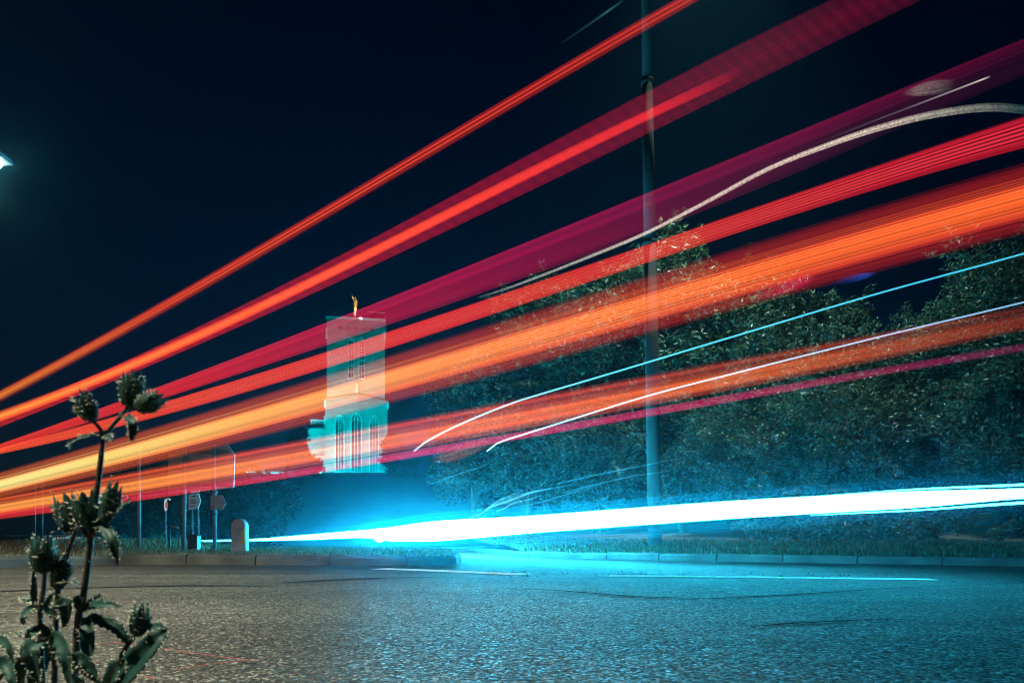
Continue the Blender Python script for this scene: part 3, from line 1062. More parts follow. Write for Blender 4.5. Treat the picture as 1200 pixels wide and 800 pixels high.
# thin lit disc sign seen almost edge-on, with its lamp
Y4 = 11.0
ds = thing('disc_sign', P(194, 640, Y4), 'thin post with a lit red and white disc seen almost edge on', 'road sign')
m = MB()
post(m, 194, Y4, 583, 1.6, .1)
m.build('post', M_STEEL, ds, True)
m = MB()
c = P(194.2, 591.5, Y4 - .06)
rot = Matrix.Rotation(R(105), 3, 'Z')
ring = [rot @ Vector((.09 * math.cos(a), 0, .095 * math.sin(a))) for a in np.linspace(0, 2 * math.pi, 21)[:-1]]
nrm = rot @ Vector((0, 1, 0)) * .006
m.add([c + v - nrm for v in ring] + [c + v + nrm for v in ring], [tuple(range(20)), tuple(reversed(range(20, 40)))] + [(i, 20 + i, 20 + (i + 1) % 20, (i + 1) % 20) for i in range(20)])
dd = m.build('disc', emit('lit_disc_white', (.75, .97, 1.0), .55), ds)
m = MB()
m.add([c + v * .62 - nrm * 1.4 for v in ring] + [c + v * .62 + nrm * 1.4 for v in ring], [tuple(range(20)), tuple(reversed(range(20, 40)))] + [(i, 20 + i, 20 + (i + 1) % 20, (i + 1) % 20) for i in range(20)])
m.build('red_face', emit('lit_disc_red', (1.0, .12, .08), .4), dd)
m = MB()
m.tube([P(194, 585, Y4), P(197, 584, Y4), P(199.5, 585.2, Y4)], [.008, .008, .018], 8)
m.build('lamp_arm', emit('sign_lamp', (.6, .95, 1.0), .5), ds, True)
# short post with a slanting lamp head
sp = thing('sloping_lamp', P(200, 640, 10.4), 'short dark post with a thin sloping head near the sign posts', 'sign light')
m = MB()
post(m, 199.3, 10.4, 617, 2.6, .1, -.012)
m.build('post', M_DARK, sp, True)
m = MB()
m.tube([P(199.3, 617, 10.4), P(204, 616.6, 10.4), P(208.7, 618.2, 10.4)], [.014, .016, .014], 8)
m.build('head', M_STEEL, sp, True)
m = MB()
post(m, 209.3, 10.5, 619, 1.1, .1)
m.build('leg', M_DARK, sp, True)
# tall slim post
m = MB()
post(m, 163, 9.4, 528, 4.2, .1)
tag(m.build('tall_post', M_STEEL, None, True), 'slim bare steel post nearest the wild plant on the traffic island', 'post')
# two thin dark posts far off
for px, lab in ((41, 'thin dark post furthest from the signs near the lit shop'), (49.5, 'thin dark post beside its twin, nearer the wild plant stem')):
    m = MB()
    post(m, px, 13.0, 560, 2.0, .1)
    tag(m.build('thin_post', M_DARK, None, True), lab, 'post', 'pair of thin posts')
# black box at the foot of the post
Y5 = 10.2
cbn = thing('control_box', P(225.5, 642, Y5), 'black roadside control box at the foot of the sign posts', 'box')
a, b = P(220, 644, Y5), P(231, 627.5, Y5)
m = MB()
m.box(a.x, b.x, Y5, Y5 + .12, .09, b.z)
m.build('case', M_DARK, cbn)
m = MB()
m.prism([(a.x - .01, b.z + .001), (b.x + .01, b.z + .001), (b.x - .01, b.z + .02), (a.x + .01, b.z + .02)], Y5 - .012, Y5 + .13)
m.build('lid', M_DARK, cbn)
# rounded bollard
Y6 = 9.3
bo = thing('bollard', P(281, 641, Y6), 'stout grey round topped bollard with a yellow reflector on the island', 'bollard')
m = MB()
def bol(s=1.0, top=607.5):
    pts = []
    w = 8.6 / F * Y6 * s
    cx_, zb, zt = P(281, 0, Y6).x, .09, P(0, top, Y6).z
    zr = zt - .085
    pts = [(cx_ - w * 1.05, zb), (cx_ + w * 1.05, zb), (cx_ + w, zr)]
    for k in range(1, 9):
        a = math.pi * k / 9
        pts.append((cx_ + w * math.cos(a) ** 1 if True else 0, zr + (zt - zr) * math.sin(a)))
    pts.append((cx_ - w, zr))
    return pts
m.prism(bol(), Y6 - .06, Y6 + .07)
bd = m.build('body', M_BOLLARD, bo)
bev = bd.modifiers.new('b', 'BEVEL')
bev.width, bev.segments, bev.limit_method = .022, 3, 'ANGLE'
m = MB()
a, b = P(284.6, 637, Y6), P(289.4, 623, Y6)
m.prism([(a.x, a.z), (b.x - .003, a.z), (b.x - .003, b.z + .035), (b.x - .01, b.z + .055), (a.x, b.z)], Y6 - .066, Y6 - .0605)
m.build('reflector', M_YELLOW, bo)

# far shop with lit windows
SY = 48.0
def SX(px): return (px - CX) / F * SY
def SZ(py): return CAMH + (HZ - py) / F * SY
shop = thing('shop_building', (SX(60), SY, -.03), 'low dark building far beyond the island with a row of small lit windows', 'building')
m = MB()
m.box(SX(-160), SX(150), SY, SY + 9, -.1, SZ(588))
m.build('wall', M_WALLDK, shop)
m = MB()
m.box(SX(-164), SX(152), SY - .4, SY + 9.4, SZ(587.9), SZ(584))
m.build('roof', M_ROOF, shop)
m = MB()
m.box(SX(18), SX(80), SY - 1.2, SY - .003, SZ(628.2), SZ(626.6))
m.build('canopy', M_WHITE, shop)
wl = [(64, 78, 629.2, 635, (1, .9, .72), .35), (79, 87, 628, 637, (.25, .9, 1.0), .9), (88, 97.5, 628.6, 637, (1, .95, .85), .4), (101, 107, 629, 637, (.8, .95, 1), .45), (109, 117.5, 628.6, 634, (1, .95, .85), .35), (48, 63, 630.2, 634, (.05, .2, .5), .12)]
for k, (a, b, t_, bt, c, st) in enumerate(wl):
    m = MB()
    m.box(SX(a) - .05, SX(b) + .05, SY - .06, SY - .003, SZ(bt) - .05, SZ(t_) + .05)
    fr = m.build('window', M_DARK, shop)
    m = MB()
    m.box(SX(a), SX(b), SY - .09, SY - .063, SZ(bt), SZ(t_))
    m.build('pane', emit('lit_shop_pane_%d' % k, c, st), fr)
    m = MB()
    for j in range(1, 4):
        x = SX(a + (b - a) * j / 4)
        m.box(x - .03, x + .03, SY - .12, SY - .093, SZ(bt), SZ(t_))
    m.build('glazing_bar', M_DARK, fr)

# ------------------------------------------------------------------ light trails
PA, PB = 2.55, 1.1136                                     # plan line the van took: X = PA - PB * Y
def path_y(px): return PA / ((px - CX) / F + PB)
PXS = [-70, -50, -30, -15] + list(range(0, 1240, 20)) + [1260, 1300, 1360, 1440, 1560, 1720, 1950]
NRM = Vector((PB, 1, 0)).normalized()
def fit(pts, deg):
    a = np.array(pts, float)
    co = np.polyfit(a[:, 0], a[:, 1], min(deg, len(pts) - 1))
    x0, x1 = a[0, 0], a[-1, 0]
    q = (x1 - x0) * .3
    s0 = (np.polyval(co, x0 + q) - np.polyval(co, x0)) / q
    s1 = (np.polyval(co, x1) - np.polyval(co, x1 - q)) / q
    def f(x):                                             # straight on beyond the readings
        if x < x0:
            return float(np.polyval(co, x0) + s0 * (x - x0))
        if x > x1:
            return float(np.polyval(co, x1) + s1 * (x - x1))
        return float(np.polyval(co, x))
    return f
def ribbon(name, upper, lower, mat, label, depth=path_y, pxs=None, thick=.02, off=0.0, deg=2, group='red and orange light trails', cat='light trail', nrm=NRM, M=12, taper=0):
    """a closed lens section swept along the way a lamp went"""
    up, lo = (fit(upper, deg) if isinstance(upper, list) else upper), (fit(lower, deg) if isinstance(lower, list) else lower)
    m = MB()
    m.uv = []
    pxs = pxs or PXS
    sec = 2 * M
    rows = []
    for i, px in enumerate(pxs):
        Y = depth(px)
        a, b = P(px, up(px), Y), P(px, lo(px), Y)
        if taper:
            w = min(1.0, i / taper, (len(pxs) - 1 - i) / taper)
            w = max(.06, math.sin(w * math.pi / 2))
            c = (a + b) / 2
            a, b = c + (a - c) * w, c + (b - c) * w
        th = min(thick, .45 * (a - b).length)
        u = min(1, max(0, (px + 100) / 1400))
        rows.append((a, b, th, u))
    if pxs is PXS:                                        # beyond the frame the way bends to follow the kerb
        a, b, th, u = rows[0]
        for d in (1, 3, 6, 10):
            rows.insert(0, (a + Vector((-d, .12 * d, 0)), b + Vector((-d, .12 * d, 0)), th, 0.0))
        (a0, b0_, _, _), (a, b, th, u) = rows[-2], rows[-1]
        da, db = (a - a0), (b - b0_)
        for d in (2, 5, 10):                              # and it goes straight on past the camera
            k = d / da.length
            flat = Vector((1, 1, .25))
            rows.append((a + da * k * flat, b + db * k * flat, th, 1.0))
    for a, b, th, u in rows:
        for k in range(sec):
            v = k / M if k <= M else 2 - k / M
            s = math.sin(math.pi * v) * th * .5 * (1 if k <= M else -1)
            m.v.append(tuple(b.lerp(a, v) + nrm * (s + off)))
            m.uv.append((u, v))
    for i in range(len(rows) - 1):
        for k in range(sec):
            m.f.append((i * sec + k, i * sec + (k + 1) % sec, (i + 1) * sec + (k + 1) % sec, (i + 1) * sec + k))
    m.f.append(tuple(range(sec)))
    m.f.append(tuple(reversed(range((len(rows) - 1) * sec, len(rows) * sec))))
    m.mi = [0] * len(m.f)
    return tag(m.build(name, mat, None, True), label, cat, group)
def U(px): return (px + 100) / 1400
FULL = [(0, 1), (1, 1)]
SOFT = [(0, 0), (.12, .75), (.5, 1), (.88, .75), (1, 0)]
MIDC = [(0, 0), (.3, .4), (.5, 1), (.7, .4), (1, 0)]
# highest line
mt = trail_mat('trail_high_line', [(U(0), (.9, .05, .008)), (U(300), (.85, .02, .012)), (U(800), (.6, .008, .02)), (1, (.5, .006, .02))],
               [(U(0), (1.4, .42, .03)), (U(180), (1.3, .13, .015)), (U(600), (1.1, .07, .015)), (1, (.9, .03, .02))], MIDC, [(0, .0), (.25, .3), (.4, 1), (.75, 1), (1, 0)], 1.2, (6, .6), (4, .75), 1.0)
T1 = [(0, 463), (120, 400), (290, 301), (460, 201), (600, 118.5), (800, 1)]
ribbon('light_trail', [(x, y - 7) for x, y in T1], [(x, y + 8 + x * .004) for x, y in T1], mt, 'thin red and orange light trail, the highest one above the street', deg=3)
# wide dim band and the orange line on its underside
mt = trail_mat('trail_dim_band', [(U(0), (.62, .015, .012)), (U(300), (.45, .006, .018)), (U(600), (.28, .003, .025)), (U(800), (.16, .003, .02)), (U(1000), (.07, .003, .014)), (1, (.05, .003, .012))],
               [(U(0), (.65, .02, .012)), (U(700), (.24, .004, .024)), (1, (.06, .003, .014))], MIDC, [(0, .3), (.06, 1), (.94, 1), (1, .4)], 1.0, (10, .3), (9, .25), 2.0, hatch=.3)
ribbon('light_trail', [(0, 483), (100, 446), (196, 400), (400, 297), (600, 192), (900, 37), (971, 0)], [(0, 497), (100, 465), (225, 408), (400, 326), (600, 233), (760, 158), (900, 90), (1079, 0)], mt,
       'wide dim crimson light trail with a fine grid in it, second from the top', deg=3)
L2 = [(0, 489.5), (100, 456), (150, 435), (228, 400), (600, 226), (761, 148), (859, 104)]
mt = trail_mat('trail_orange_line', [(U(0), (.9, .06, .008)), (U(500), (.95, .03, .01)), (U(760), (.8, .012, .015)), (U(850), (.3, .004, .01)), (U(880), (.0, .0, .0))],
               [(U(0), (1.3, .5, .05)), (U(300), (1.3, .24, .025)), (U(600), (1.15, .08, .012)), (U(780), (.9, .025, .015)), (U(850), (.25, .005, .01)), (U(880), (0, 0, 0))], MIDC, SOFT, 1.2, (6, .45), (3, .3), 3.0)
ribbon('light_trail', [(x, y - 6.5) for x, y in L2], [(x, y + 7) for x, y in L2], mt, 'bright orange light trail under the wide dim one, ending in mid air', deg=3,
       pxs=[-70, -50, -30, -15] + list(range(0, 881, 20)), off=-.05)
# crimson band across the tower top
mt = trail_mat('trail_crimson_band', [(U(0), (.75, .03, .01)), (U(200), (.7, .014, .014)), (U(400), (.40, .002, .03)), (U(600), (.24, .001, .035)), (U(800), (.11, .001, .025)), (U(1000), (.03, .002, .014)), (1, (.012, .001, .006))],
               [(U(0), (.9, .04, .02)), (U(400), (.5, .006, .05)), (U(700), (.3, .002, .055)), (1, (.03, .001, .01))], [(0, 0), (.55, 0), (.8, .6), (.93, 1), (1, .2)], [(0, .15), (.05, .75), (.5, .85), (.9, 1), (1, .3)], 1.3, (9, .6), (0, 0), 4.0)
ribbon('light_trail', [(0, 520), (182, 455), (301, 408), (384, 378), (500, 331), (579, 300), (719, 241), (900, 168)], [(0, 527), (192, 470), (300, 432), (384, 403), (500, 361), (757, 276), (840, 243), (900, 214), (1062, 146)], mt,
       'crimson light trail crossing the very top of the cathedral tower', deg=3)
# striped scarlet band below it
mt = trail_mat('trail_striped_band', [(U(0), (1.0, .08, .012)), (U(200), (.98, .055, .01)), (U(450), (.9, .02, .016)), (U(800), (.75, .03, .012)), (U(1000), (.6, .008, .02)), (1, (.5, .006, .02))],
               [(U(0), (1.1, .1, .02)), (1, (.7, .02, .05))], MIDC, [(0, .2), (.08, 1), (.92, 1), (1, .3)], 1.55, (6, .2), (8, .9), 5.0)
ribbon('light_trail', [(0, 524), (192, 471), (224, 462), (384, 411.5), (500, 371), (850, 256), (900, 238), (1030, 192), (1200, 136)], [(0, 531), (300, 460), (384, 429), (500, 391), (850, 279), (900, 261), (1160, 187), (1200, 171)], mt,
       'scarlet light trail of fine parallel lines crossing the tower at its upper windows', deg=3)
# the broad fiery band
mt = trail_mat('trail_fiery_band', [(U(0), (1.0, .12, .012)), (U(300), (.9, .06, .01)), (U(600), (.7, .02, .01)), (U(900), (.55, .01, .012)), (1, (.5, .008, .014))],
               [(U(0), (1.2, 1.0, .34)), (U(110), (1.2, .85, .22)), (U(300), (1.3, .52, .09)), (U(600), (1.25, .27, .05)), (U(900), (1.2, .16, .025)), (1, (1.2, .15, .02))],
               [(0, 0), (.22, .1), (.34, .75), (.42, 1), (.6, 1), (.68, .4), (.70, .1), (.755, .5), (.79, .1), (1, 0)], [(0, 0), (.08, .3), (.13, .55), (.16, .25), (.26, .8), (.40, .8), (.43, 1.3), (.46, .8), (.53, .85), (.56, 1.6), (.59, .85), (.68, .75), (.73, .4), (.765, .85), (.80, .4), (.9, .3), (1, .0)], 1.15, (8, .5), (0, 0), 9.4)
ribbon('light_trail', [(0, 552), (150, 509), (300, 462), (500, 403), (850, 293), (1050, 234), (1200, 190)], [(0, 583), (150, 551), (300, 515), (500, 459), (850, 369), (1100, 300), (1200, 275)], mt,
       'broadest fiery orange light trail crossing the middle of the tower', deg=3, M=16)
# the lower orange band
mt = trail_mat('trail_lower_band', [(U(0), (.9, .06, .02)), (U(300), (.85, .05, .02)), (U(600), (.7, .03, .02)), (U(900), (.3, .02, .015)), (U(1200), (.12, .01, .008))],
               [(U(0), (1.2, .42, .08)), (U(300), (1.2, .27, .035)), (U(600), (1.1, .16, .025)), (U(850), (.8, .14, .03)), (U(1050), (.4, .05, .015)), (U(1200), (.2, .02, .01))],
               [(0, 0), (.2, .7), (.35, 1), (.5, .9), (.68, .2), (1, .1)], [(0, .0), (.06, .7), (.1, .3), (.2, .9), (.32, 1.0), (.35, 1.5), (.38, 1.0), (.55, .9), (.62, .4), (.66, .7), (.71, .35), (.78, .75), (.85, .6), (.9, .3), (1, .0)], 1.08, (6, .5), (0, 0), 7.7)
ribbon('light_trail', [(0, 580), (300, 527), (500, 486), (760, 437), (850, 420), (1200, 358)], [(0, 601), (300, 562), (500, 521), (850, 456), (1200, 389)], mt,
       'orange light trail sweeping low past the foot of the tower and across the bushes', deg=2, M=16)
# the thin magenta one under it
mt = trail_mat('trail_magenta_line', [(U(150), (.8, .03, .02)), (U(350), (.7, .02, .05)), (U(500), (.75, .004, .12)), (U(800), (.5, .006, .1)), (U(1000), (.2, .01, .07)), (1, (.05, .004, .03))],
               [(0, (.8, .03, .03)), (U(500), (.8, .004, .13)), (1, (.06, .004, .03))], MIDC, SOFT, .85, (3, .25), (0, 0), 8.1)
L7 = [(0, 602), (150, 583.5), (330, 556), (510, 524), (700, 490), (850, 464), (902, 455.5), (1054, 429), (1200, 402)]
ribbon('light_trail', [(x, y - 5) for x, y in L7], [(x, y + 5) for x, y in L7], mt, 'thin magenta light trail, the lowest of the red ones', deg=3, off=.03)

# blue-white lamps of a car further out
def spline(pts):
    a = np.array(pts, float)
    def f(x):
        x0 = a[:, 0]
        i = int(np.clip(np.searchsorted(x0, x) - 1, 0, len(a) - 2))
        p0, p1, p2, p3 = a[max(i - 1, 0)], a[i], a[i + 1], a[min(i + 2, len(a) - 1)]
        h = p2[0] - p1[0]
        m1 = (p2[1] - p0[1]) / (p2[0] - p0[0])
        m2 = (p3[1] - p1[1]) / (p3[0] - p1[0])
        t = (x - p1[0]) / h
        return float((2 * t ** 3 - 3 * t * t + 1) * p1[1] + (t ** 3 - 2 * t * t + t) * h * m1 + (-2 * t ** 3 + 3 * t * t) * p2[1] + (t ** 3 - t * t) * h * m2)
    return f
def strand(name, pts, wpx, mat, label, Y0, Y1, step=12, group='thin white and cyan light trails', cat='light trail', nseg=8):
    """a round strand of light from pts[0] to pts[-1], its depth running from Y0 to Y1"""
    f = spline(pts)
    xa, xb = pts[0][0], pts[-1][0]
    n = max(6, int(abs(xb - xa) / step))
    pp, rr = [], []
    m = MB()
    for i in range(n + 1):
        t = i / n
        px = xa + (xb - xa) * t
        Y = Y0 + (Y1 - Y0) * t
        w = wpx(t) if callable(wpx) else wpx
        pp.append(P(px, f(px), Y))
        rr.append(max(.0008, w / 2 / F * Y))
    m.tube(pp, rr, nseg)
    m.uv = [(i / n, .5) for i in range(n + 1) for _ in range(nseg)]
    return tag(m.build(name, mat, None, True), label, cat, group)
def thin_mat(name, stops, strength, seed=0.0, spark=0.0):
    return trail_mat(name, stops, stops, FULL, FULL, strength, (0, 0), (0, 0), seed, hatch=spark)
mc1 = thin_mat('trail_cyan_thin', [(0, (.5, 1.0, 1.1)), (.25, (.12, .75, .95)), (.7, (.05, .55, .8)), (1, (.03, .4, .7))], 1.1)
strand('light_trail', [(485, 528.5), (492, 522), (520, 506), (560, 488), (602, 471.5), (629, 463), (707, 440), (850, 397), (1025, 345), (1200, 297), (1400, 238)], 2.0, mc1, 'thin cyan light trail, the upper of the pair crossing the trees', 7.5, 3.0)
mc2 = thin_mat('trail_lilac_thin', [(0, (.6, 1.1, 1.2)), (.2, (.5, .95, 1.1)), (.6, (.35, .5, .8)), (1, (.05, .4, .7))], 1.1)
strand('light_trail', [(570.5, 528.5), (578, 522), (588, 516.5), (600, 513), (632, 503), (758, 464), (850, 440), (1019, 397.5), (1200, 354), (1400, 305)], 1.9, mc2, 'thin pale light trail, the lower of the pair crossing the trees', 7.4, 2.9)
def soft_ribbon(pts, wpx, mat, label, Y0, Y1, step=10):
    f = spline(pts)
    xa, xb = pts[0][0], pts[-1][0]
    n = max(8, int((xb - xa) / step))
    q = [xa + (xb - xa) * i / n for i in range(n + 1)]
    dep = lambda px: Y0 + (Y1 - Y0) * (px - xa) / (xb - xa)
    wf = wpx if callable(wpx) else (lambda t: wpx)
    return ribbon('light_trail', lambda x: f(x) - wf((x - xa) / (xb - xa)) / 2, lambda x: f(x) + wf((x - xa) / (xb - xa)) / 2, mat, label,
                  dep, q, group='thin white and cyan light trails', nrm=Vector((.3, 1, 0)).normalized(), M=8)
mw = trail_mat('trail_cream', [(U(560), (.02, .03, .03)), (U(605), (.3, .32, .3)), (U(760), (.75, .68, .55)), (U(1000), (.85, .7, .55)), (U(1110), (.35, .34, .28)), (U(1195), (.03, .07, .07)), (1, (.0, .02, .02))],
               [(0, (.8, .7, .6)), (1, (.3, .3, .25))], [(0, 0), (1, 0)], SOFT, 1.15, (4, .4), (0, 0), 3.3, grain=42)
soft_ribbon([(560, 349), (605, 334), (690, 301), (757, 273), (827, 237), (900, 198), (965, 172), (1030, 150), (1095, 134), (1160, 126), (1215, 130)], lambda t: 2.6 + 3.6 * min(1, t * 2) + 6 * max(0, t - .55) * 2, mw,
            'cream white light trail curving over the broad tree and fraying at its end', 11.0, 5.0)
ms = trail_mat('trail_smudge', [(U(1058), (.0, .0, .0)), (U(1075), (.35, .32, .28)), (U(1095), (.22, .21, .2)), (U(1120), (.0, .0, .0))], [(0, (.2, .2, .2)), (1, (.2, .2, .2))], [(0, 0), (1, 0)], SOFT, .6, (5, .8), (0, 0), 1.3, grain=60)
soft_ribbon([(1056, 110), (1072, 107), (1090, 103), (1104, 101), (1122, 98)], lambda t: 1 + 17 * math.sin(math.pi * (.05 + .75 * t)), ms, 'short pale smudge of light high above the cream trail', 6.0, 5.7, 3)
mt = thin_mat('trail_streak', [(0, (.0, .0, .0)), (.5, (.08, .06, .07)), (.85, (.3, .27, .27)), (.96, (.6, .5, .45)), (1, (.1, .1, .1))], 1.0)
strand('light_trail', [(960, 167), (1037, 137), (1100, 113), (1160, 90)], 2.0, mt, 'short fine pale streak just above the cream trail', 6.0, 5.2, 8)
mt = thin_mat('trail_faint', [(0, (.0, .0, .0)), (.6, (.01, .04, .05)), (.75, (.02, .1, .12)), (1, (.0, .02, .02))], 1.0)
strand('light_trail', [(655, 53), (690, 29), (730, 1)], 2.4, mt, 'very faint teal streak high above the highest red trail', 9, 8, 5)
mt = trail_mat('trail_blue_fleck', [(U(975), (.0, .0, .02)), (U(1000), (.015, .05, .35)), (U(1014), (.04, .12, .8)), (U(1026), (.0, .01, .08))], [(0, (0, 0, .3)), (1, (0, 0, .3))], [(0, 0), (1, 0)], SOFT, .45, (3, .3), (0, 0), 1.9)
soft_ribbon([(972, 333), (1000, 326), (1012, 323.5), (1028, 320)], lambda t: 1 + 9 * math.sin(math.pi * (.05 + .9 * t)), mt, 'small deep blue fleck of light under the broadest fiery trail', 7, 6.6, 3)
mt = trail_mat('trail_pink_fleck', [(U(885), (.05, .0, .01)), (U(915), (.4, .0, .06)), (U(940), (.5, .0, .07)), (U(958), (.0, .0, .0))], [(0, (.3, 0, .05)), (1, (.3, 0, .05))], [(0, 0), (1, 0)], SOFT, .7, (3, .4), (0, 0), 2.9)
soft_ribbon([(885, 348), (915, 338), (932, 332.5), (958, 324)], lambda t: 2 + 14 * math.sin(math.pi * (.1 + .8 * t)), mt, 'small bright pink fleck of light under the broadest fiery trail', 7.4, 7, 3)
mt = trail_mat('trail_amber_smear', [(U(505), (.0, .0, .0)), (U(525), (.25, .1, .05)), (U(550), (.2, .07, .03)), (U(580), (.0, .0, .0))], [(0, (.2, .1, .1)), (1, (.2, .1, .1))], [(0, 0), (1, 0)], SOFT, 1.0, (5, .6), (0, 0), 2.1)
soft_ribbon([(505, 538), (525, 534), (550, 526), (580, 517)], lambda t: 3 + 15 * math.sin(math.pi * (.1 + .85 * t)), mt, 'short brownish amber smear of light below the magenta trail', 13, 12.6, 3)
# squiggles of light shaken off by a passing car, close above the white trail
msq = thin_mat('trail_squiggle', [(0, (.08, .6, .75)), (.3, (.3, .9, 1.0)), (.7, (.15, .6, .75)), (1, (.02, .3, .4))], .6)
msq2 = thin_mat('trail_squiggle_dim', [(0, (.02, .3, .4)), (.5, (.06, .36, .45)), (1, (.0, .05, .08))], .6)
sq = [([(540, 609), (555, 605), (566, 600), (573, 594), (585, 586), (597, 581), (612, 575)], 1.5, msq, 'thin squiggle of light, longest loop rising from the white trail'),
      ([(570, 598), (578, 593), (592, 588), (606, 583), (622, 577), (645, 572)], 2.3, msq, 'brightest thick squiggle of light above the white trail'),
      ([(582, 599), (592, 595), (600, 590), (620, 585), (634, 580)], 1.5, msq, 'lower short squiggle of light above the white trail'),
      ([(600, 595), (630, 589), (660, 580), (690, 572), (712, 564)], 1.2, msq2, 'long faint squiggle of light nearest the white trail'),
      ([(576, 593), (600, 582), (630, 575), (664, 569), (680, 566)], 1.3, msq2, 'faint squiggle of light ending in a bright fleck'),
      ([(655, 566), (700, 556), (750, 546), (800, 536)], 1.4, msq2, 'faint straight streak above the squiggles running past the lamp post'),
      ([(660, 577), (700, 567), (740, 558), (790, 551)], 1.4, msq2, 'second faint streak above the squiggles, the lower one'),
      ([(632, 570), (637, 566), (640, 561), (641, 556)], 1.4, msq2, 'small hooked upright squiggle of light under the bushes'),
      ([(500, 569), (535, 556), (570, 544), (590, 530)], 1.1, msq2, 'faint curved streak of light under the amber smear')]
for pts, w, mm, lab in sq:
    strand('light_trail', pts, w, mm, lab, 12.5, 11.0 if pts[-1][0] < 700 else 9.0, 3)

# headlamps of the cars that came round the bend: the white trail that lights the road
def hy(px):
    return float(np.interp(px, [60, 130, 290, 440, 507, 620, 850, 1200, 1500, 2200], [40, 36, 28, 20, 15.8, 11.3, 7.5, 4.9, 3.8, 2.6]))
def head(name, top, bot, xs_, mat, label, side=1.0):
    ft, fb = spline(top), spline(bot)
    m = MB()
    pp, hh = [], []
    for px in xs_:
        Y = hy(px)
        a, b = P(px, ft(px), Y), P(px, fb(px), Y)
        pp.append((a + b) / 2)
        hh.append(max(.004, (a - b).length / 2))
    n = 14
    m.uv = []
    for i, p in enumerate(pp):
        t = (pp[min(i + 1, len(pp) - 1)] - pp[max(i - 1, 0)]).normalized()
        s = t.cross(Vector((0, 0, 1))).normalized()
        for k in range(n):
            w = 2 * math.pi * k / n
            m.v.append(tuple(p + s * math.cos(w) * hh[i] * side + Vector((0, 0, 1)) * math.sin(w) * hh[i]))
            m.uv.append((min(1, max(0, (xs_[i] + 100) / 1400)), .5))
    for i in range(len(pp) - 1):
        for k in range(n):
            m.f.append((i * n + k, i * n + (k + 1) % n, (i + 1) * n + (k + 1) % n, (i + 1) * n + k))
    m.f.append(tuple(range(n)))
    m.f.append(tuple(reversed(range((len(pp) - 1) * n, len(pp) * n))))
    m.mi = [0] * len(m.f)
    return tag(m.build(name, mat, None, True), label, 'light trail', 'white headlight trails')
HEAD = (.03, .60, .92)
def hc(k): return tuple(c * k for c in HEAD)
HS = 92.0
mh = trail_mat('trail_headlamp', [(U(100), hc(.06)), (U(290), hc(.25)), (U(420), hc(1.3)), (U(520), hc(1.4)), (U(760), hc(.85)), (U(1000), hc(.45)), (1, hc(.3))], [(0, hc(1)), (1, hc(1))], [(0, 0), (1, 0)], FULL, HS, sampled=True)
xs_ = list(range(60, 300, 15)) + list(range(300, 700, 10)) + list(range(700, 1220, 20)) + [1260, 1320, 1400, 1500, 1700, 2200]
head('light_trail', [(60, 635.4), (130, 633.8), (200, 632.6), (291, 631.4), (360, 626.2), (416, 621.5), (440, 619.5), (461, 617), (507, 610.5), (563, 607), (620, 604), (850, 587), (1000, 578.5), (1075, 575), (1200, 571.5), (1500, 558), (2200, 525)],
     [(60, 637.4), (130, 636.2), (200, 635.0), (291, 633.6), (365, 632), (420, 629.8), (440, 631), (461, 634), (507, 634), (563, 629.5), (620, 624.5), (850, 608), (1000, 599), (1075, 594.5), (1200, 584), (1500, 568), (2200, 540)],
     xs_, mh, 'blazing white headlight trail sweeping along the road below the trees')
xs2 = list(range(950, 1220, 15)) + [1260, 1320, 1400, 1500]
mh2 = trail_mat('trail_headlamp_fine', [(U(930), hc(.15)), (U(1000), hc(.6)), (1, hc(.45))], [(0, hc(1)), (1, hc(1))], [(0, 0), (1, 0)], FULL, 30.0, sampled=False)
head('light_trail', [(950, 581.5), (1000, 577.5), (1075, 572), (1200, 566), (1500, 549)], [(950, 582.5), (1000, 579), (1075, 573.8), (1200, 569), (1500, 553)], xs2, mh2, 'fine white trail splitting off just above the blazing headlight trail', .6)
head('light_trail', [(950, 603), (1000, 600.2), (1075, 596.5), (1200, 587), (1500, 572)], [(950, 604), (1000, 601.6), (1075, 598.3), (1200, 590.4), (1500, 576)], xs2, mh2, 'fine white trail splitting off just below the blazing headlight trail', .6)
def veil(top, bot, stops, label, pxs, seed):  # emissive ribbons painting a soft halo along the edges of the headlight trail
    mv = trail_mat('painted_glow_veil', stops, stops, [(0, 0), (1, 0)], SOFT, 1.0, (5, .5), (0, 0), seed)
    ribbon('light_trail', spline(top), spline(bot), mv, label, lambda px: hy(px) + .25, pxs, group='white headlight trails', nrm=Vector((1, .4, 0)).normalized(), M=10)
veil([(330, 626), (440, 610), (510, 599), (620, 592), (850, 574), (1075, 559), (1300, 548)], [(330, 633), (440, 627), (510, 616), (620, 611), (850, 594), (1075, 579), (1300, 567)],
     [(U(330), (0, 0, 0)), (U(460), (.0, .22, .34)), (U(620), (.0, .2, .32)), (U(900), (.0, .05, .1)), (1, (.0, .01, .03))], 'dim cyan veil of painted glow along the top of the blazing headlight trail', list(range(330, 1301, 15)), .7)
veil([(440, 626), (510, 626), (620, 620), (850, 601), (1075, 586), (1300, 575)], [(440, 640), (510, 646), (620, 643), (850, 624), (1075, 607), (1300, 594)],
     [(U(440), (0, 0, 0)), (U(520), (.0, .17, .27)), (U(800), (.0, .15, .25)), (U(1000), (.0, .03, .08)), (1, (.0, .005, .02))], 'dim cyan veil of painted glow hanging below the blazing headlight trail', list(range(440, 1301, 15)), 1.9)
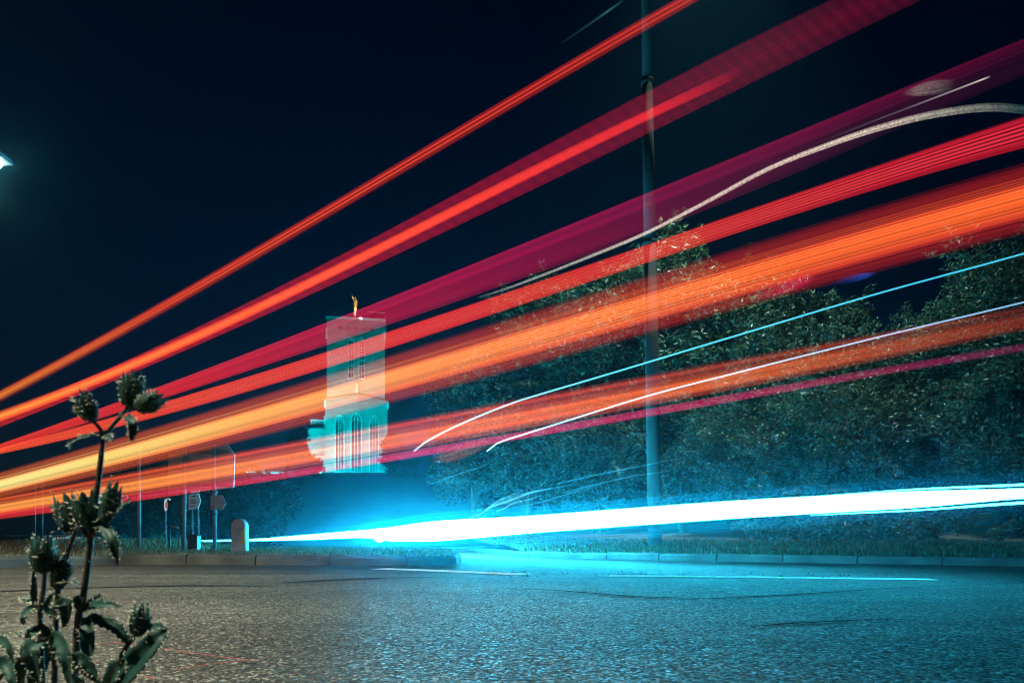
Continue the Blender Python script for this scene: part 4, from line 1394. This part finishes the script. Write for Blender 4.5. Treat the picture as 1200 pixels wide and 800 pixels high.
# where a car stood and waited its lamp burnt in
c = P(445, 626.5, 19.4)
m = MB()
m.lathe((c.x, c.y, c.z - .2), [(.02, 0), (.11, .04), (.17, .11), (.2, .2), (.17, .29), (.11, .36), (.02, .4)], 16)
m.uv = [(.5, .5)] * len(m.v)
mtb = trail_mat('headlamp_burn', [(0, hc(1)), (1, hc(1))], [(0, hc(1)), (1, hc(1))], [(0, 0), (1, 0)], FULL, 400.0, sampled=True)
tag(m.build('headlamp', mtb, None, True), 'dazzling round headlight facing the camera at the bend of the white trail', 'headlight')

# ------------------------------------------------------------------ the wild plant by the roadside
PYD = 0.62
plant = thing('wild_plant', (P(95, 700, PYD).x, PYD, .006), 'bristly wild plant with spiny buds and toothed leaves growing beside the road', 'wild plant')
hair = MB()
prn = random.Random(77)
def pp_(a): return P(a[0], a[1], PYD + (a[2] if len(a) > 2 else 0) * .01)
def bristle(p, d, L):
    d = d.normalized()
    s = d.cross(Vector((.3, .8, .2))).normalized() * L * .13
    t = d.cross(s).normalized() * L * .13
    return ([p + s, p - s * .5 + t * .87, p - s * .5 - t * .87, p + d * L], [(0, 1, 3), (1, 2, 3), (2, 0, 3)])
def stem(pts, r0, r1):
    q = [pp_(a) for a in pts]
    # round the polyline off
    out = []
    for i in range(len(q) - 1):
        p0, p1, p2, p3 = q[max(0, i - 1)], q[i], q[i + 1], q[min(len(q) - 1, i + 2)]
        for k in range(5):
            t = k / 5
            out.append(.5 * ((2 * p1) + (p2 - p0) * t + (2 * p0 - 5 * p1 + 4 * p2 - p3) * t * t + (3 * p1 - p0 - 3 * p2 + p3) * t ** 3))
    out.append(q[-1])
    k = PYD / F / 2
    rad = [(r0 + (r1 - r0) * i / (len(out) - 1)) * k * prn.uniform(.95, 1.06) for i in range(len(out))]
    m = MB()
    m.tube(out, rad, 10)
    for i in range(len(out) - 1):
        for _ in range(2):
            d = Vector((prn.gauss(0, 1), prn.gauss(0, 1), prn.gauss(.2, .4)))
            p = out[i].lerp(out[i + 1], prn.random())
            v, f = bristle(p + d.normalized() * rad[i] * .8, d, prn.uniform(.0016, .0034))
            m.add(v, f, 1)
    return m.build('stem', [M_STEM, M_HAIR], plant, True)
def leaf(pts, width, face=(0, -1, .3), tooth=.12, curl=.25, bristles=1.0):
    """lance-shaped leaf along pts (pixels, depth in cm), toothed edges, folded along its rib"""
    q = [pp_(a) for a in pts]
    out = []
    for i in range(len(q) - 1):
        p0, p1, p2, p3 = q[max(0, i - 1)], q[i], q[i + 1], q[min(len(q) - 1, i + 2)]
        for k in range(7):
            t = k / 7
            out.append(.5 * ((2 * p1) + (p2 - p0) * t + (2 * p0 - 5 * p1 + 4 * p2 - p3) * t * t + (3 * p1 - p0 - 3 * p2 + p3) * t ** 3))
    out.append(q[-1])
    n = len(out)
    fv = Vector(face).normalized()
    W = width / F * PYD / 2 * .86
    m = MB()
    vs = []
    rows = 7
    for i, p in enumerate(out):
        t = i / (n - 1)
        d = (out[min(i + 1, n - 1)] - out[max(i - 1, 0)]).normalized()
        s = d.cross(fv)
        s = s.normalized() if s.length > 1e-4 else Vector((1, 0, 0))
        nn = s.cross(d).normalized()
        w = W * (math.sin(math.pi * (.08 + .92 * t) ** .8) ** .7 if t < 1 else 0.0)
        tw = 1 + tooth * (1 if i % 3 == 0 else -.6) * prn.uniform(.6, 1.3)
        for k in range(rows):
            c = (k / (rows - 1) - .5) * 2
            ww = w * (tw if abs(c) > .9 else 1)
            wav = .10 * W * math.sin(i * 1.1 + c * 2)
            vs.append(p + s * c * ww + nn * (abs(c) ** 1.4 * ww * curl + wav * abs(c)) - nn * (.08 * W if k == rows // 2 else 0))
    fs = [(i * rows + k, i * rows + k + 1, (i + 1) * rows + k + 1, (i + 1) * rows + k) for i in range(n - 1) for k in range(rows - 1)]
    m.add(vs, fs)
    nb = int(bristles * n * 2)
    for _ in range(nb):
        i = prn.randrange(0, n - 1)
        k = prn.choice((0, rows - 1, 0, rows - 1, prn.randrange(rows)))
        p = vs[i * rows + k]
        e = (p - out[i])
        d = (e.normalized() if e.length > 1e-6 else fv) + Vector((prn.gauss(0, .5), prn.gauss(0, .5), prn.gauss(0, .5)))
        v, f = bristle(Vector(p), d, prn.uniform(.0018, .0042))
        m.add(v, f, 1)
    o = m.build('leaf', [M_PLANT, M_HAIR], plant, True)
    sm = o.modifiers.new('s', 'SOLIDIFY')
    sm.thickness = .0005
    return o
def bud(c, tip_, w, n=8, dz=0):
    """a spiny flower head: a swollen base wrapped in pointed bracts"""
    a, b = pp_((*c, dz)), pp_((*tip_, dz))
    ax = (b - a)
    L = ax.length
    ax.normalize()
    s = ax.cross(Vector((0, 1, .1))).normalized()
    t = ax.cross(s)
    W = w / F * PYD / 2 * .8
    m = MB()
    ring = []
    prof = [(.25, 0), (.75, .12), (1.0, .32), (.95, .55), (.72, .78), (.4, .9), (.1, .94)]
    k = 12
    for r, h in prof:
        for j in range(k):
            w_ = 2 * math.pi * j / k
            rr = W * r * (1 + .06 * (j % 2))
            ring.append(a + ax * L * h + (s * math.cos(w_) + t * math.sin(w_)) * rr)
    fs = [(i * k + j, i * k + (j + 1) % k, (i + 1) * k + (j + 1) % k, (i + 1) * k + j) for i in range(len(prof) - 1) for j in range(k)]
    fs += [tuple(reversed(range(k))), tuple(range((len(prof) - 1) * k, len(prof) * k))]
    m.add(ring, fs)
    for layer, (h0, h1, out0, out1, cnt) in enumerate(((.05, .75, .8, 1.35, n), (.15, 1.0, .9, 1.12, n), (.3, 1.12, .8, .85, n - 2))):
        for j in range(cnt):
            w_ = 2 * math.pi * (j + .5 * layer + prn.uniform(-.15, .15)) / cnt
            rad = s * math.cos(w_) + t * math.sin(w_)
            tan = t * math.cos(w_) - s * math.sin(w_)
            vs = []
            hh = h1 * prn.uniform(.85, 1.1)
            o1 = out1 * prn.uniform(.9, 1.15)
            for q in range(6):
                u = q / 5
                h = h0 + (hh - h0) * u
                ro = W * (out0 + (1.12 - out0) * min(1, u * 2.5) + (o1 - 1.12) * max(0, u - .4) / .6)
                ww = W * .42 * math.sin(math.pi * (.15 + .85 * u)) ** .8 if q < 5 else 0
                cpt = a + ax * L * h + rad * ro
                vs += [cpt - tan * ww, cpt + rad * ww * .25, cpt + tan * ww]
            m.add(vs, [(q * 3 + z, q * 3 + z + 1, q * 3 + z + 4, q * 3 + z + 3) for q in range(5) for z in range(2)])
            for _ in range(5):
                q = prn.randrange(1, 6)
                p = vs[q * 3 + prn.randrange(3)]
                v, f = bristle(p, rad * .9 + ax * prn.uniform(-.1, .8) + tan * prn.gauss(0, .5), prn.uniform(.0018, .0042))
                m.add(v, f, 1)
    return m.build('bud', [M_PLANT, M_HAIR], plant, True)
# tall stem and its fork
stem([(78, 990), (84, 860), (88, 780), (92, 725), (99, 690), (107, 625), (115, 565), (119, 530), (121, 511)], 10, 5.2)
stem([(121, 513), (117, 502), (108, 492), (101, 482)], 4.6, 3.6)
stem([(121, 513), (130, 501), (140, 489), (149, 478), (152, 470)], 5, 4)
stem([(149, 478), (158, 477), (166, 474)], 3.6, 3.4)
bud((108, 493), (95, 464), 22, 8)
bud((153, 478), (157, 440), 27, 9)
bud((160, 479), (188, 465), 22, 8, -1)
leaf([(121, 512), (108, 510, -1), (94, 514, -2), (84, 520, -2), (81, 527, -2)], 13, (0, -.5, 1))
leaf([(148, 487), (154, 494, -1), (156, 505, -1), (153, 517, -1)], 12, (.5, -1, 0))
leaf([(122, 510), (128, 512, -2), (132, 517, -3)], 7, (0, -1, .5))
# crowded whorl lower down
bud((92, 622), (76, 584), 30, 8, 1)
bud((106, 620), (98, 578), 30, 8, 0)
bud((122, 612), (136, 569), 20, 8, -1)
bud((112, 615), (118, 583), 26, 8, 2)
stem([(106, 632), (100, 624), (94, 618)], 5, 4)
stem([(107, 630), (114, 620), (122, 612)], 5, 4)
leaf([(110, 612), (122, 616, -1), (130, 630, -2), (135, 645, -2), (139, 657, -2)], 15, (.3, -1, .2))
leaf([(112, 614), (124, 606, -1), (138, 598, -2), (153, 584, -2)], 13, (.2, -.6, 1))
leaf([(100, 612), (84, 604, 1), (70, 596, 2), (56, 592, 2)], 14, (0, -.6, 1))
leaf([(104, 606), (112, 590, 1), (122, 578, 1)], 16, (.2, -1, .3))
leaf([(96, 616), (86, 620, -2), (76, 616, -3), (66, 604, -3)], 14, (0, -1, .4))
# second stem from the whorl down
stem([(60, 990), (62, 880), (64, 790), (66, 720), (70, 680), (80, 645), (92, 612)], 8, 5)
stem([(46, 980), (50, 850), (48, 760), (47, 720), (51, 690), (53, 660)], 8, 5)
bud((51, 672), (50, 632), 26, 9, -1)
bud((66, 690), (77, 652), 20, 8, 0)
leaf([(62, 684), (74, 682, -1), (84, 681, -2), (92, 684, -3)], 9, (0, -.4, 1))
leaf([(44, 716), (40, 700, 0), (40, 680, 0), (39, 668, 0)], 8, (.4, -1, 0))
leaf([(44, 712), (34, 714, -1), (28, 722, -2), (27, 732, -2)], 13, (.2, -1, .3))
leaf([(44, 710), (36, 706, 1), (29, 703, 1), (24, 701, 2)], 8, (0, -.6, 1))
leaf([(62, 720), (70, 712, -1), (76, 706, -2), (77, 722, -2), (74, 735, -2)], 17, (.4, -1, .2))
leaf([(62, 722), (56, 712, 0), (60, 700, 0), (66, 694, 0)], 11, (0, -1, .2))
leaf([(58, 742), (46, 738, -1), (36, 742, -2), (32, 752, -2)], 17, (.1, -1, .4))
leaf([(56, 756), (44, 752, -2), (36, 762, -3), (40, 780, -3), (46, 800, -3)], 24, (.2, -1, .1))
leaf([(60, 745), (70, 750, -2), (76, 765, -3), (80, 785, -3), (84, 810, -3)], 22, (-.2, -1, .1))
leaf([(60, 735), (66, 742, 1), (74, 760, 1), (80, 776, 1)], 15, (-.4, -1, .1))
leaf([(58, 740), (52, 760, 2), (42, 790, 2), (38, 815, 2)], 26, (.3, -1, .1))
leaf([(36, 742), (26, 744, -1), (20, 742, -1), (14, 740, -1)], 7, (0, -.5, 1))
stem([(-30, 850), (-4, 798), (14, 778), (34, 764), (48, 748)], 7, 5)
leaf([(-10, 745), (0, 748, -1), (10, 756, -2), (16, 772, -2), (18, 778, -2)], 13, (-.4, -1, .2))
leaf([(-14, 800), (0, 780, -1), (8, 776, -1), (14, 792, -2), (16, 812, -2)], 22, (-.1, -1, .2))
leaf([(30, 770), (22, 790, 0), (22, 815, 0)], 20, (.2, -1, .1))
# the node with spreading leaves on the tall stem
leaf([(98, 712), (112, 708, -1), (126, 708, -2), (141, 710, -2)], 14, (0, -1, .6))
leaf([(98, 710), (108, 704, 1), (118, 700, 1), (120, 698, 1)], 9, (0, -1, .3))
leaf([(97, 716), (92, 708, -1), (90, 702, -1), (92, 697, -1)], 11, (.4, -1, 0))
leaf([(101, 722), (103, 740, -1), (103, 765, -1), (101, 786, -1)], 19, (.1, -1, 0), .06)
leaf([(104, 722), (118, 727, 0), (136, 735, 0), (148, 748, 0), (152, 756, 0)], 16, (0, -.8, .7), .2)
# short stem with one bud and the big leaf under it
stem([(100, 985), (112, 860), (124, 795), (138, 775), (150, 755), (160, 742)], 8, 5)
bud((161, 745), (166, 711), 21, 8, -1)
leaf([(160, 744), (172, 738, -1), (184, 734, -2), (196, 738, -2)], 15, (0, -.8, .6), .15)
leaf([(128, 830), (140, 800, -2), (160, 775, -3), (182, 750, -3), (196, 738, -2)], 34, (.2, -1, .5), .08, .3)
leaf([(126, 810), (132, 790, -3), (142, 780, -4), (146, 772, -4)], 26, (.1, -1, .3))
leaf([(96, 800), (84, 786, -2), (92, 772, -3), (106, 782, -3), (114, 800, -3)], 20, (.1, -1, .2))
leaf([(90, 770), (98, 780, -1), (108, 790, -2), (118, 800, -2)], 15, (-.1, -1, .4))

# ------------------------------------------------------------------ haze: the night air over the whole place
hz = MB()
hz.box(-130, 75, -16, 190, -1.2, 64)
hm, t, out = new_mat('night_haze')
pv = N(t, 'ShaderNodeVolumePrincipled')
pv.inputs['Color'].default_value = (.22, .75, 1.0, 1)
pv.inputs['Density'].default_value = 0.005
pv.inputs['Anisotropy'].default_value = 0.935
t.links.new(pv.outputs[0], out.inputs['Volume'])
ho = hz.build('haze', hm)
tag(ho, 'thin night haze glowing round the headlights and over the road', 'haze', kind='stuff')

for o in bpy.data.objects:
    if 'base' in o:
        del o['base']
